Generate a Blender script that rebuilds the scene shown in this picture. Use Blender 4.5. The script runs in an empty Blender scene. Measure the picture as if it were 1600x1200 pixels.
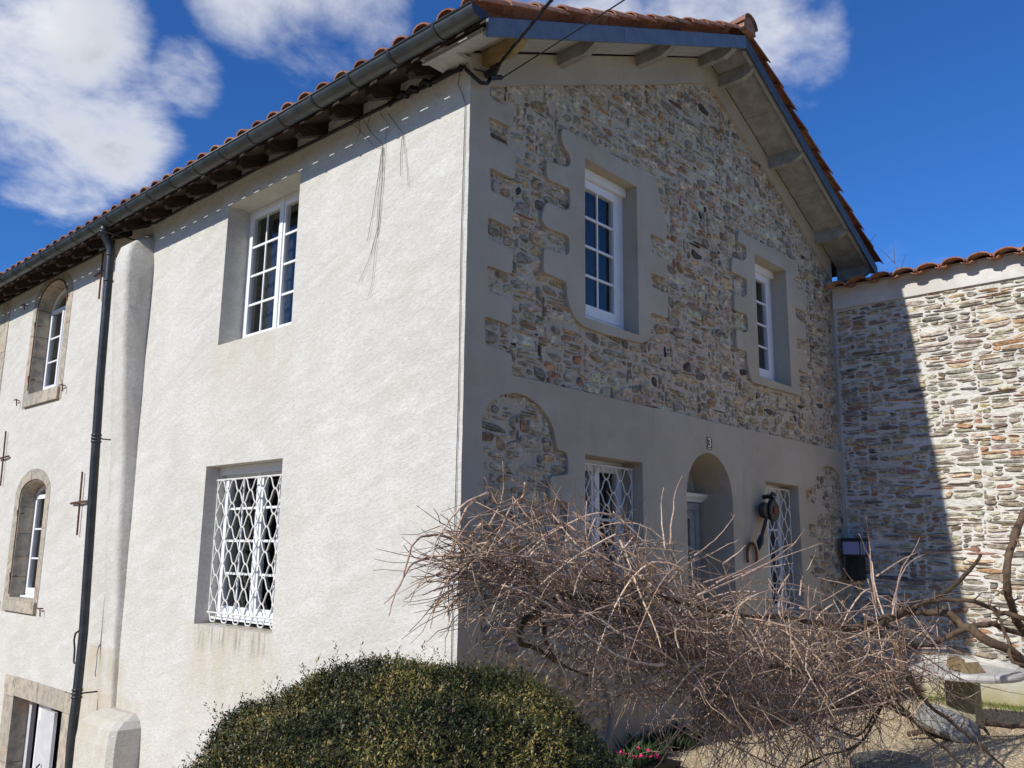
import bpy, math, random
import numpy as np
from mathutils import Matrix, Vector
from mathutils.geometry import delaunay_2d_cdt

DATA = {"field": [[0.232, 3.916], [0.235, 3.799], [0.538, 3.807], [0.526, 3.636], [0.214, 3.62], [0.253, 3.432], [0.585, 3.414], [0.558, 3.163], [0.246, 3.169], [0.256, 2.965], [0.553, 2.961], [0.543, 2.713], [0.232, 2.72], [0.245, 2.528], [0.547, 2.522], [0.546, 2.301], [0.234, 2.306], [0.257, 2.084], [0.546, 2.071], [0.547, 1.854], [0.221, 1.869], [0.235, 1.633], [0.555, 1.605], [0.555, 1.43]], "w1s": [[1.222, 3.91], [2.795, 3.95], [3.003, 3.48], [2.996, 3.29], [2.685, 3.289], [2.678, 3.082], [3.001, 3.08], [2.992, 2.862], [2.676, 2.86], [2.687, 2.711], [2.999, 2.696], [2.988, 2.427], [2.662, 2.428], [2.662, 2.198], [2.621, 2.116], [2.468, 2.068], [2.129, 2.048], [1.809, 2.041], [1.527, 2.048], [1.402, 2.102], [1.331, 2.185], [1.29, 2.282], [1.284, 2.413], [0.954, 2.429], [0.958, 2.652], [1.059, 2.657], [1.29, 2.667], [1.325, 2.719], [1.327, 2.829], [1.3, 2.869], [1.038, 2.853], [0.956, 2.868], [0.924, 2.925], [0.964, 3.04], [0.993, 3.096], [1.285, 3.104], [1.331, 3.149], [1.331, 3.337], [1.041, 3.319], [0.991, 3.345], [0.99, 3.495], [1.264, 3.528], [1.323, 3.561], [1.348, 3.61], [1.327, 3.673], [1.243, 3.727], [1.197, 3.808]], "w2s": [[4.648, 3.899], [6.32, 3.929], [6.32, 3.745], [6.181, 3.68], [6.189, 3.554], [6.566, 3.554], [6.509, 3.271], [6.154, 3.252], [6.182, 3.123], [6.471, 3.075], [6.464, 2.839], [6.17, 2.835], [6.159, 2.666], [6.477, 2.652], [6.453, 2.389], [6.185, 2.407], [6.143, 2.054], [5.43, 2.037], [4.852, 2.029], [4.796, 2.089], [4.745, 2.235], [4.739, 2.381], [4.479, 2.385], [4.497, 2.619], [4.688, 2.614], [4.772, 2.645], [4.802, 2.707], [4.778, 2.851], [4.463, 2.853], [4.479, 3.055], [4.714, 3.062], [4.8, 3.113], [4.817, 3.313], [4.551, 3.318], [4.429, 3.314], [4.461, 3.506], [4.726, 3.52], [4.829, 3.587], [4.834, 3.743], [4.619, 3.746]], "n1": [[0.248, 0.517], [0.242, 0.737], [0.215, 0.867], [0.213, 1.034], [0.287, 1.154], [0.417, 1.241], [0.585, 1.291], [0.761, 1.28], [0.907, 1.228], [1.038, 1.135], [1.114, 1.021], [1.153, 0.867], [1.299, 0.853], [1.309, 0.66], [1.06, 0.627], [1.061, 0.44], [1.299, 0.422], [1.312, 0.296]], "n2": [[7.256, 0.062], [7.378, 0.867], [7.371, 1.026], [7.304, 1.119], [7.158, 1.179], [6.923, 1.195], [6.701, 1.114], [6.564, 1.005], [6.456, 0.86], [6.204, 0.831], [6.205, 0.681], [6.537, 0.647], [6.501, 0.375], [6.227, 0.395], [6.226, 0.23], [6.518, 0.2], [6.506, -0.043], [6.215, -0.011]], "mass": [[4.587, -2.1, -0.697, 0.427], [3.457, -1.95, -0.67, 0.54], [2.306, -1.85, -0.707, 0.67], [1.314, -1.75, -0.668, 0.643], [0.454, -1.65, -0.454, 0.529], [-0.256, -1.6, -0.273, 0.418], [-0.796, -1.55, -0.136, 0.35], [-1.189, -1.5, -0.082, 0.279], [-1.497, -1.5, -0.097, 0.166]], "trunks": [[[[4.418, -2.9, -1.039], [4.249, -2.75, -0.904], [3.795, -2.6, -0.697], [3.741, -2.35, -0.524], [3.545, -2.15, -0.473], [3.184, -2.0, -0.519], [2.327, -1.9, -0.583]], 0.042, 0.02], [[[4.708, -3.0, 0.651], [4.157, -2.9, 0.395], [4.021, -2.8, 0.113], [3.929, -2.75, -0.188], [4.25, -2.7, -0.444], [4.586, -2.7, -0.656], [5.045, -2.8, -0.82]], 0.028, 0.03], [[[5.349, -2.2, 0.013], [4.746, -2.2, -0.186], [4.113, -2.15, -0.353], [3.374, -2.1, -0.453], [2.729, -2.0, -0.599]], 0.013, 0.028], [[[4.169, -2.8, -0.534], [4.186, -2.6, -0.475], [3.798, -2.5, -0.383], [3.594, -2.3, -0.375], [3.232, -2.2, -0.421]], 0.02, 0.016], [[[4.344, -2.7, -0.67], [3.94, -2.6, -0.573], [3.717, -2.4, -0.627], [3.483, -2.2, -0.76], [3.0, -2.1, -0.735]], 0.025, 0.018], [[[4.014, -2.8, -0.907], [3.996, -2.7, -0.703], [3.96, -2.65, -0.517], [3.894, -2.6, -0.409]], 0.016, 0.01], [[[3.481, -2.0, -1.358], [3.042, -1.95, -1.21], [2.499, -1.9, -1.129], [2.142, -1.85, -1.002], [1.815, -1.8, -0.861], [1.403, -1.75, -0.785]], 0.02, 0.014], [[[1.667, -1.6, -1.23], [2.109, -1.7, -1.227], [2.616, -1.8, -1.179], [2.908, -1.9, -1.125]], 0.012, 0.012], [[[2.649, -2.2, -0.654], [2.651, -2.3, -0.934], [3.055, -2.3, -1.169], [3.333, -2.4, -1.338], [3.623, -2.5, -1.537], [3.934, -2.6, -1.746]], 0.02, 0.007], [[[2.683, -2.1, -0.86], [2.632, -2.2, -1.085], [2.723, -2.3, -1.272], [2.967, -2.4, -1.456], [3.145, -2.5, -1.624]], 0.014, 0.006], [[[1.99, -1.9, -1.231], [2.33, -2.0, -1.354], [2.756, -2.0, -1.22], [3.216, -2.0, -1.121]], 0.008, 0.006], [[[1.737, -1.8, -1.519], [1.96, -1.9, -1.451], [2.319, -2.0, -1.422], [2.747, -2.0, -1.267], [2.949, -2.1, -0.982]], 0.006, 0.009], [[[-0.311, -1.2, -0.673], [-0.611, -1.3, -0.567], [-0.892, -1.4, -0.487], [-0.9, -1.5, -0.343], [-0.628, -1.6, -0.243], [0.013, -1.6, -0.377]], 0.01, 0.02], [[[3.094, -1.7, -0.64], [1.968, -1.7, -0.481], [1.053, -1.65, -0.42], [0.16, -1.6, -0.265], [-0.507, -1.6, -0.156]], 0.02, 0.01], [[[-0.052, -1.3, -0.781], [-0.372, -1.3, -0.677], [-0.642, -1.4, -0.539], [-0.79, -1.5, -0.4]], 0.006, 0.012]], "canes": [[[-1.443, -1.472, 0.054], [-1.577, -1.437, 0.077], [-1.709, -1.441, 0.043], [-1.898, -1.592, -0.063], [-2.017, -1.692, -0.159], [-2.107, -1.695, -0.233]], [[-1.581, -1.63, -0.026], [-1.628, -1.496, -0.028], [-1.767, -1.488, -0.065], [-1.917, -1.595, -0.135], [-2.088, -1.735, -0.21], [-2.142, -1.774, -0.279]], [[-1.233, -1.485, 0.306], [-1.375, -1.458, 0.249], [-1.474, -1.443, 0.162], [-1.612, -1.499, 0.061], [-1.789, -1.637, -0.062], [-1.914, -1.705, -0.161], [-1.98, -1.675, -0.225]], [[-0.686, -1.647, 0.114], [-0.709, -1.524, 0.187], [-0.984, -1.567, 0.23], [-1.211, -1.607, 0.242], [-1.49, -1.712, 0.188], [-1.701, -1.812, 0.133], [-1.76, -1.748, -0.001], [-1.706, -1.627, -0.062]], [[-1.292, -1.502, 0.387], [-1.202, -1.47, 0.308], [-1.162, -1.482, 0.241], [-1.046, -1.529, 0.106]], [[-1.199, -1.545, 0.478], [-1.124, -1.487, 0.347], [-1.139, -1.479, 0.259], [-1.322, -1.575, 0.132]], [[-1.261, -1.673, 0.365], [-1.0, -1.579, 0.316], [-0.834, -1.58, 0.218], [-0.793, -1.73, 0.042], [-0.596, -1.803, -0.061]], [[-1.151, -1.666, 0.355], [-1.046, -1.564, 0.296], [-1.135, -1.561, 0.24], [-1.33, -1.63, 0.066], [-1.563, -1.788, -0.03]], [[-1.09, -1.748, 0.305], [-0.927, -1.68, 0.212], [-0.734, -1.707, 0.077], [-0.557, -1.819, -0.061], [-0.39, -1.92, -0.131]], [[-1.549, -1.57, 0.093], [-1.24, -1.476, 0.017], [-1.046, -1.485, -0.101], [-1.016, -1.6, -0.233], [-0.952, -1.681, -0.364]], [[-1.829, -1.651, -0.112], [-1.572, -1.531, -0.064], [-1.347, -1.58, -0.032], [-1.004, -1.587, -0.03], [-0.835, -1.763, -0.062]], [[-1.797, -1.505, -0.161], [-1.591, -1.46, -0.129], [-1.339, -1.482, -0.147], [-1.072, -1.51, -0.184], [-0.883, -1.623, -0.269]], [[-1.873, -1.683, -0.205], [-1.623, -1.588, -0.17], [-1.321, -1.558, -0.162], [-1.157, -1.678, -0.209], [-0.92, -1.742, -0.329]], [[-1.576, -1.418, -0.387], [-1.498, -1.366, -0.293], [-1.488, -1.401, -0.228], [-1.393, -1.443, -0.18]], [[-1.616, -1.425, -0.316], [-1.427, -1.387, -0.294], [-1.26, -1.406, -0.217], [-1.169, -1.552, -0.131]], [[0.214, -1.664, 0.415], [0.267, -1.607, 0.304], [0.23, -1.637, 0.178], [0.162, -1.7, 0.015]], [[0.261, -1.775, 0.488], [0.327, -1.679, 0.388], [0.255, -1.695, 0.219], [0.04, -1.811, 0.054]], [[1.189, -1.645, 0.285], [1.071, -1.612, 0.158], [0.888, -1.609, 0.065], [0.479, -1.72, -0.015]], [[1.059, -1.675, 0.293], [1.174, -1.637, 0.262]], [[0.919, -1.81, 0.096], [0.869, -1.719, 0.043], [0.648, -1.694, -0.023], [-0.031, -1.865, -0.099], [-0.483, -1.939, -0.129]], [[0.883, -1.881, 0.057], [0.841, -1.829, -0.004], [0.721, -1.795, -0.064]], [[2.484, -1.76, 0.098], [2.127, -1.708, 0.032], [1.557, -1.708, -0.067], [0.811, -1.838, -0.169], [0.066, -1.979, -0.247]], [[1.718, -1.934, 0.191], [1.802, -1.831, 0.102], [1.649, -1.796, 0.019], [1.008, -1.977, -0.061], [0.537, -2.029, -0.139]], [[1.937, -1.921, 0.042], [2.085, -1.815, -0.066], [1.88, -1.834, -0.161], [1.505, -1.969, -0.288]], [[1.564, -1.906, -0.063], [1.436, -1.766, -0.089], [0.935, -1.773, -0.129], [0.254, -1.916, -0.177]], [[1.72, -1.868, 0.087], [1.613, -1.814, 0.052], [1.063, -1.855, -0.063], [0.426, -1.908, -0.181]], [[2.443, -2.128, 0.3], [2.794, -2.014, 0.146], [2.796, -2.014, -0.012], [2.372, -2.169, -0.158], [2.405, -2.181, -0.4]], [[2.583, -2.011, 0.172], [2.807, -1.972, 0.051], [2.907, -1.98, -0.064], [2.786, -2.042, -0.269], [2.582, -2.163, -0.457]], [[2.373, -1.951, -0.104], [2.585, -1.925, -0.193], [2.724, -1.944, -0.297]], [[3.408, -2.223, 0.157], [3.297, -2.185, 0.02], [3.033, -2.186, -0.087], [2.662, -2.259, -0.233], [1.976, -2.451, -0.348]], [[3.666, -2.176, 0.016], [3.492, -2.09, -0.063], [3.279, -2.088, -0.171], [2.815, -2.192, -0.315], [2.558, -2.245, -0.452]], [[3.635, -2.132, 0.032], [3.428, -2.058, -0.036], [2.775, -2.063, -0.166]], [[2.585, -2.059, -0.189], [2.771, -2.025, -0.372], [2.712, -2.078, -0.667], [2.648, -2.156, -0.948], [2.786, -2.279, -1.283], [2.963, -2.28, -1.498]], [[-0.348, -1.848, -0.133], [-0.103, -1.816, -0.323], [0.248, -1.822, -0.414], [0.568, -1.867, -0.406], [0.516, -2.079, -0.275], [0.933, -2.096, -0.225], [1.899, -2.041, -0.296]], [[-0.988, -1.797, 0.006], [-0.648, -1.752, -0.132], [-0.242, -1.775, -0.247], [0.099, -1.822, -0.368], [0.368, -1.885, -0.474]], [[-1.288, -1.709, -0.361], [-1.095, -1.671, -0.454], [-0.792, -1.64, -0.543], [-0.638, -1.741, -0.597]], [[-1.117, -1.647, -0.55], [-0.83, -1.581, -0.646], [-0.5, -1.591, -0.709], [-0.418, -1.711, -0.687], [-0.393, -1.762, -0.562]], [[-0.799, -1.734, -0.468], [-0.428, -1.719, -0.668], [-0.008, -1.696, -0.928], [0.299, -1.769, -1.105], [0.579, -1.918, -1.236]], [[-1.132, -1.873, -0.218], [-0.628, -1.734, -0.479], [-0.318, -1.73, -0.677], [-0.071, -1.868, -0.934], [0.217, -1.99, -1.116]], [[-0.371, -1.677, -0.765], [-0.051, -1.633, -0.894], [0.243, -1.623, -1.043], [0.041, -1.728, -1.057]], [[1.072, -2.16, -0.35], [1.679, -2.124, -0.42], [2.628, -2.1, -0.413], [3.4, -2.256, -0.355], [4.201, -2.292, -0.321]], [[0.611, -1.765, -1.265], [0.724, -1.754, -1.127], [0.936, -1.738, -0.994], [0.947, -1.88, -0.816]], [[1.483, -2.167, -1.047], [2.382, -2.141, -1.111], [3.643, -2.118, -1.205], [4.047, -2.152, -1.273]], [[1.16, -2.055, -0.736], [1.59, -2.039, -0.925], [2.221, -2.01, -1.085], [2.507, -2.189, -1.166]], [[0.011, -1.688, -0.71], [0.582, -1.608, -0.89], [1.126, -1.639, -0.943], [1.652, -1.717, -1.034]], [[2.766, -2.27, -0.827], [3.937, -2.146, -1.071], [3.998, -2.146, -1.186], [3.086, -2.315, -1.17]], [[2.541, -1.775, -0.35], [2.133, -1.69, -0.243], [1.546, -1.707, -0.207], [0.625, -1.845, -0.145], [0.043, -1.865, -0.061], [-0.548, -1.986, 0.046]], [[0.092, -1.555, 0.053], [-0.175, -1.547, 0.128], [-0.414, -1.531, 0.141], [-0.839, -1.699, 0.058]], [[1.43, -2.447, -0.391], [2.687, -2.305, -0.697], [3.887, -2.32, -1.048], [4.541, -2.454, -1.197], [5.11, -2.532, -1.288]], [[2.165, -2.382, -0.745], [3.072, -2.31, -0.972], [3.726, -2.353, -1.187], [4.014, -2.432, -1.156], [5.112, -2.555, -1.022]]], "cam": {"loc": [-4.60823, -4.72485, 0.0], "M": [[0.67295, -0.73958, 0.0124], [-0.14882, -0.11895, 0.98168], [0.72456, 0.66247, 0.19011]], "f": 1346.27876}, "blobs": {"a": [0.24809, 0.85161, 0.46174], "a2": [0.3181, 0.84898, 0.42196], "a3": [0.26732, 0.88291, 0.38602], "b": [0.4673, 0.68754, 0.55581], "b2": [0.40399, 0.73095, 0.55001], "c": [0.73954, 0.38522, 0.55199], "c2": [0.64262, 0.50314, 0.57784], "d": [0.36956, 0.79863, 0.47499], "d2": [0.78289, 0.33684, 0.52308]}, "cabA": [-5.449, -10.125, 2.097], "cabB": [-3.723, -13.216, 2.025]}
scene = bpy.context.scene
COL = scene.collection
R = random.Random(7)
NR = np.random.RandomState(11)
rad = math.radians
# ------------------------------------------------------------------ camera, sky, sun, exposure
cm = DATA['cam']
camd = bpy.data.cameras.new('camera'); camo = bpy.data.objects.new('camera', camd); COL.objects.link(camo)
r_, u_, f_ = [Vector(v) for v in cm['M']]
camo.matrix_world = Matrix(((r_.x, u_.x, -f_.x, cm['loc'][0]), (r_.y, u_.y, -f_.y, cm['loc'][1]), (r_.z, u_.z, -f_.z, cm['loc'][2]), (0, 0, 0, 1)))
camd.sensor_width = 36; camd.lens = cm['f'] / 1600 * 36; camd.clip_start = .05; camd.clip_end = 2000
scene.camera = camo
SUN = Vector((-1.0, .115, .65)).normalized()
SUN_EL = math.asin(SUN.z); SUN_AZ = math.atan2(SUN.x, SUN.y)
sd = bpy.data.lights.new('sun', 'SUN'); sd.energy = SUN_STRENGTH = 4.6; sd.angle = rad(.5); sd.color = (1.0, .965, .89)
so = bpy.data.objects.new('sun', sd); COL.objects.link(so)
so.rotation_euler = SUN.to_track_quat('Z', 'Y').to_euler(); so.location = (-10, 0, 12)
vs = scene.view_settings; vs.view_transform = 'Standard'; vs.look = 'None'; vs.exposure = 0; vs.gamma = 1; vs.use_curve_mapping = False
scene.cycles.max_bounces = 8; scene.cycles.transparent_max_bounces = 16


class NT:
    """tiny helper round a node tree"""
    def __init__(s, t): s.t = t
    def n(s, ty, **k):
        nd = s.t.nodes.new(ty)
        for a, v in k.items():
            if a == 'ins':
                for i, x in v.items():
                    if hasattr(x, 'links') or isinstance(x, bpy.types.NodeSocket): s.t.links.new(x, nd.inputs[i])
                    else: nd.inputs[i].default_value = x
            else: setattr(nd, a, v)
        return nd
    def math(s, op, a, b=None, c=None, clamp=False):
        d = {0: a}
        if b is not None: d[1] = b
        if c is not None: d[2] = c
        return s.n('ShaderNodeMath', operation=op, use_clamp=clamp, ins=d).outputs[0]
    def noise(s, vec, scale, detail=4, rough=.55, dist=0, out=0):
        d = {'Scale': scale, 'Detail': detail, 'Roughness': rough, 'Distortion': dist}
        if vec is not None: d['Vector'] = vec
        return s.n('ShaderNodeTexNoise', ins=d).outputs[out]
    def ramp(s, fac, stops, interp='LINEAR'):
        nd = s.n('ShaderNodeValToRGB', ins={0: fac}); e = nd.color_ramp.elements; nd.color_ramp.interpolation = interp
        while len(e) < len(stops): e.new(.5)
        for q, (p, c) in zip(e, stops):
            q.position = p; q.color = (c, c, c, 1) if isinstance(c, (int, float)) else (*c, 1)
        return nd.outputs[0]
    def mix(s, f, a, b, blend='MIX'):
        nd = s.n('ShaderNodeMix', data_type='RGBA', blend_type=blend)
        for i, x in ((0, f), (6, a), (7, b)):
            if isinstance(x, bpy.types.NodeSocket): s.t.links.new(x, nd.inputs[i])
            else: nd.inputs[i].default_value = (*x, 1) if isinstance(x, tuple) and len(x) == 3 else x
        return nd.outputs[2]
    def maprange(s, v, a, b, c=0., d=1., smooth=True):
        return s.n('ShaderNodeMapRange', interpolation_type='SMOOTHSTEP' if smooth else 'LINEAR', ins={0: v, 1: a, 2: b, 3: c, 4: d}).outputs[0]


# ---- the sky: daylight sky with broken cumulus all round
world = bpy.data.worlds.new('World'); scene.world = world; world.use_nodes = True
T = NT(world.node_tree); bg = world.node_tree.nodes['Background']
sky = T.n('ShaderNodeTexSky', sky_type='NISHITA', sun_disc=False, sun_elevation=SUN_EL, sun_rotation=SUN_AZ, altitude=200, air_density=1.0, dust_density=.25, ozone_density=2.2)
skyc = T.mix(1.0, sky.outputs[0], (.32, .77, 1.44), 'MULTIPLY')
dirv = T.n('ShaderNodeTexCoord').outputs['Generated']
sep = T.n('ShaderNodeSeparateXYZ', ins={0: dirv}).outputs
den = T.math('ADD', T.math('MAXIMUM', sep[2], 0.0), .22)
pl = T.n('ShaderNodeCombineXYZ', ins={0: T.math('DIVIDE', sep[0], den), 1: T.math('DIVIDE', sep[1], den), 2: .0}).outputs[0]
warp = T.noise(pl, 1.6, 3, .5, out=1)
plw = T.n('ShaderNodeVectorMath', operation='ADD', ins={0: pl, 1: T.n('ShaderNodeVectorMath', operation='SCALE', ins={0: warp, 3: .28}).outputs[0]}).outputs[0]
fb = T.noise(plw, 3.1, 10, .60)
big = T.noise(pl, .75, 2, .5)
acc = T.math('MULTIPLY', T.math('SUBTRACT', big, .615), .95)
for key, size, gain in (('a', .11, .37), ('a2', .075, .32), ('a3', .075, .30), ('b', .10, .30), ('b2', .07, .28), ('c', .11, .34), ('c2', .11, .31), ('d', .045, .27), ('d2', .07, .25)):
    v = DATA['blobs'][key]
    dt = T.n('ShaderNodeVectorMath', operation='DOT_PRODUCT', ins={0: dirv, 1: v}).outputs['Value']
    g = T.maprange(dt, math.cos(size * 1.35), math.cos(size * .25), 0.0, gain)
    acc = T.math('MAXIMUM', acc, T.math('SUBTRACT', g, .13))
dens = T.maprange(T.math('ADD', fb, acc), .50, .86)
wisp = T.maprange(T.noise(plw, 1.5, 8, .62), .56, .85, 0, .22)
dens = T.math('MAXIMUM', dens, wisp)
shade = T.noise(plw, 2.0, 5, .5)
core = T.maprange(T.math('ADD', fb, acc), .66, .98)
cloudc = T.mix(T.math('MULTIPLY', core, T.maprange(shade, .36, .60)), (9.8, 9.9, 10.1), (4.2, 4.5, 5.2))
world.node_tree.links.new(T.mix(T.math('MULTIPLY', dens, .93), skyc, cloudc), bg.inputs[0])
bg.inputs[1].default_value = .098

# ------------------------------------------------------------------ materials
MATS = {}
def mat(name, base=(.5, .5, .5), rough=.85, fn=None, spec=.3, metal=0.0):
    if name in MATS: return MATS[name]
    m = bpy.data.materials.new(name); m.use_nodes = True; t = NT(m.node_tree); b = m.node_tree.nodes['Principled BSDF']
    b.inputs['Base Color'].default_value = (*base, 1); b.inputs['Roughness'].default_value = rough
    b.inputs['Specular IOR Level'].default_value = spec; b.inputs['Metallic'].default_value = metal
    if fn: fn(t, b, m)
    MATS[name] = m
    return m
def bump(t, b, h, dist, strength=1.0, prev=None):
    nd = t.n('ShaderNodeBump', ins={'Height': h, 'Distance': dist, 'Strength': strength})
    if prev is not None: t.t.links.new(prev, nd.inputs['Normal'])
    t.t.links.new(nd.outputs[0], b.inputs['Normal']); return nd.outputs[0]
def setc(t, b, c): t.t.links.new(c, b.inputs['Base Color'])
def objc(t): return t.n('ShaderNodeNewGeometry').outputs['Position']
def scalev(t, v, s): return t.n('ShaderNodeVectorMath', operation='MULTIPLY', ins={0: v, 1: s}).outputs[0]

def f_render(t, b, m):
    p = objc(t); s = t.n('ShaderNodeSeparateXYZ', ins={0: p}).outputs
    # trowel strokes: thin slanting flicks of thrown render
    rot = t.n('ShaderNodeVectorRotate', rotation_type='X_AXIS', ins={'Vector': p, 'Angle': .30}).outputs[0]
    st = t.noise(scalev(t, rot, (30., 20., 44.)), 1.0, 5, .62, .5)
    st2 = t.noise(scalev(t, rot, (80., 50., 110.)), 1.0, 3, .6)
    big = t.noise(p, .9, 4, .55)
    c = t.mix(t.ramp(big, [(.3, 0.), (.7, 1.)]), (.54, .515, .46), (.63, .612, .565))
    c = t.mix(t.maprange(t.noise(scalev(t, rot, (6., 2.6, 7.)), 1., 6, .65, .4), .42, .66, 0, .55), c, (.69, .68, .64))
    c = t.mix(t.maprange(t.noise(scalev(t, rot, (3., 1.1, 11.)), 1., 6, .68, .6), .47, .70, 0, .5), c, (.50, .475, .42))
    c = t.mix(t.maprange(t.noise(p, 2.2, 5, .6), .48, .72, 0, .45), c, (.60, .55, .47))
    c = t.mix(t.maprange(st, .32, .62, .38, 0), c, (.40, .375, .335))
    # run-off stains under the two big windows, and a tint round the pier
    for (y0, y1, z0, z1, g) in ((2.35, 3.95, 2.2, .95, .55), (2.35, 4.0, -.78, -2.1, .75), (4.9, 6.6, -1.7, -3., .8), (5.4, 6.6, -1.2, -1.95, .9)):
        wy = t.math('MULTIPLY', t.maprange(s[1], y0 - .15, y0 + .2), t.maprange(s[1], y1 - .15, y1 + .2, 1, 0))
        wz = t.math('MULTIPLY', t.maprange(s[2], z1 - .1, z0, .0, 1), t.maprange(s[2], z0, z0 + .06, 1, 0))
        k = t.math('MULTIPLY', t.math('MULTIPLY', wy, wz), t.maprange(t.noise(scalev(t, p, (4, 5., 2.2)), 1., 4, .6), .28, .62, .1, g))
        c = t.mix(k, c, (.50, .44, .335))
    # wet grey drip lines straight under the grilled window
    dr = t.math('MULTIPLY', t.math('MULTIPLY', t.maprange(s[1], 2.45, 2.6), t.maprange(s[1], 3.8, 3.95, 1, 0)), t.math('MULTIPLY', t.maprange(s[2], -1.1, -.86), t.maprange(s[2], -.79, -.77, 1, 0)))
    dn = t.maprange(t.noise(scalev(t, p, (1, 22., 2.5)), 1., 3, .5), .45, .7, 0, .8)
    c = t.mix(t.math('MULTIPLY', dr, dn), c, (.27, .26, .23))
    setc(t, b, c)
    n = bump(t, b, t.noise(p, 3., 3, .5), .03, .6)
    n = bump(t, b, st, .011, .75, n); bump(t, b, st2, .006, .8, n)
M_RENDER = mat('render_coat', rough=.95, fn=f_render, spec=.15)

def f_smooth(t, b, m):
    p = objc(t)
    c = t.mix(t.maprange(t.noise(p, 1.1, 5, .6), .35, .65), (.41, .362, .28), (.475, .425, .34))
    c = t.mix(t.maprange(t.noise(p, 5., 5, .6), .52, .75, 0, .35), c, (.33, .29, .24))
    c = t.mix(t.maprange(t.noise(scalev(t, p, (5., 5., .55)), 1., 5, .6), .50, .72, 0, .38), c, (.35, .315, .25))
    c = t.mix(t.maprange(t.noise(scalev(t, p, (2.5, 2.5, 7.)), 1., 5, .65), .52, .70, 0, .30), c, (.52, .475, .39))
    s = t.n('ShaderNodeSeparateXYZ', ins={0: p}).outputs
    damp = t.math('MULTIPLY', t.maprange(s[2], -1.8, -.9, 1, 0), t.maprange(t.noise(p, 3., 5, .6), .35, .7))
    c = t.mix(t.math('MULTIPLY', damp, .5), c, (.25, .24, .20))
    setc(t, b, c); n = bump(t, b, t.noise(p, 2.4, 3, .5), .03, .5); bump(t, b, t.noise(p, 90., 4, .6), .003, .6, n)
M_SMOOTH = mat('smooth_lime_plaster', rough=.93, fn=f_smooth, spec=.15)

def f_mortar(t, b, m):
    p = objc(t)
    c = t.mix(t.maprange(t.noise(p, 3., 5, .6), .35, .65), (.47, .41, .32), (.55, .485, .39))
    c = t.mix(t.maprange(t.noise(p, 30., 4, .6), .45, .7, 0, .5), c, (.30, .265, .215))
    setc(t, b, c); n = bump(t, b, t.noise(p, 11., 4, .6), .03, .9); bump(t, b, t.noise(p, 70., 4, .65), .006, .9, n)
M_MORTAR = mat('pointing_mortar', rough=.96, fn=f_mortar, spec=.1)
def f_mortar2(t, b, m):
    p = objc(t)
    c = t.mix(t.maprange(t.noise(p, 3., 5, .6), .35, .65), (.62, .585, .52), (.72, .69, .63))
    c = t.mix(t.maprange(t.noise(p, 26., 4, .6), .50, .72, 0, .5), c, (.36, .33, .28))
    setc(t, b, c); n = bump(t, b, t.noise(scalev(t, p, (1, 1, 2.2)), 10., 4, .6), .035, 1.); bump(t, b, t.noise(p, 60., 4, .65), .008, .9, n)
M_MORTAR2 = mat('pale_lime_mortar', rough=.96, fn=f_mortar2, spec=.1)

def f_stone(t, b, m):
    p = objc(t); at = t.n('ShaderNodeAttribute', attribute_name='col').outputs['Color']
    n1 = t.noise(scalev(t, p, (1, 1, 1.9)), 16., 6, .65); n2 = t.noise(p, 55., 5, .7)
    c = t.mix(t.maprange(n1, .36, .66), t.mix(1., at, (.56, .53, .49), 'MULTIPLY'), t.mix(1., at, (1.25, 1.2, 1.12), 'MULTIPLY'))
    c = t.mix(t.maprange(n2, .5, .68, 0, .5), c, t.mix(1., at, (.35, .33, .31), 'MULTIPLY'))
    c = t.mix(t.maprange(t.noise(p, 7., 4, .6), .62, .76, 0, .4), c, (.35, .25, .15))
    setc(t, b, c); n = bump(t, b, n1, .014, .9); bump(t, b, n2, .004, .9, n)
M_STONE = mat('rubble_stone', rough=.9, fn=f_stone, spec=.2)

def f_ashlar(t, b, m):
    p = objc(t); i = t.n('ShaderNodeObjectInfo').outputs['Random']
    c = t.mix(i, (.40, .36, .29), (.50, .43, .33))
    c = t.mix(t.maprange(t.noise(p, 9., 6, .65), .40, .68), c, (.27, .25, .215))
    c = t.mix(t.maprange(t.noise(p, 2.2, 3, .6), .60, .68, 0, .6), c, (.47, .27, .17))
    setc(t, b, c); n = bump(t, b, t.noise(p, 22., 5, .65), .012, .9); bump(t, b, t.noise(p, 120., 3, .6), .003, .8, n)
M_ASHLAR = mat('dressed_sandstone', rough=.92, fn=f_ashlar, spec=.15)

def f_tile(t, b, m):
    p = objc(t); at = t.n('ShaderNodeAttribute', attribute_name='tint').outputs['Fac']
    i = t.math('FRACT', t.math('ADD', t.n('ShaderNodeObjectInfo').outputs['Random'], at))
    c = t.ramp(i, [(0, (.34, .135, .08)), (.35, (.42, .19, .115)), (.6, (.26, .10, .065)), (.8, (.50, .27, .175)), (1, (.20, .085, .06))])
    c = t.mix(t.maprange(t.noise(p, 14., 6, .7), .44, .68, 0, .75), c, (.10, .072, .056))
    c = t.mix(t.maprange(t.noise(p, 38., 4, .6), .60, .70, 0, .8), c, (.34, .31, .24))
    setc(t, b, c); bump(t, b, t.noise(p, 60., 4, .65), .004, .9)
M_TILE = mat('fired_clay_tile', rough=.85, fn=f_tile, spec=.25)

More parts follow.
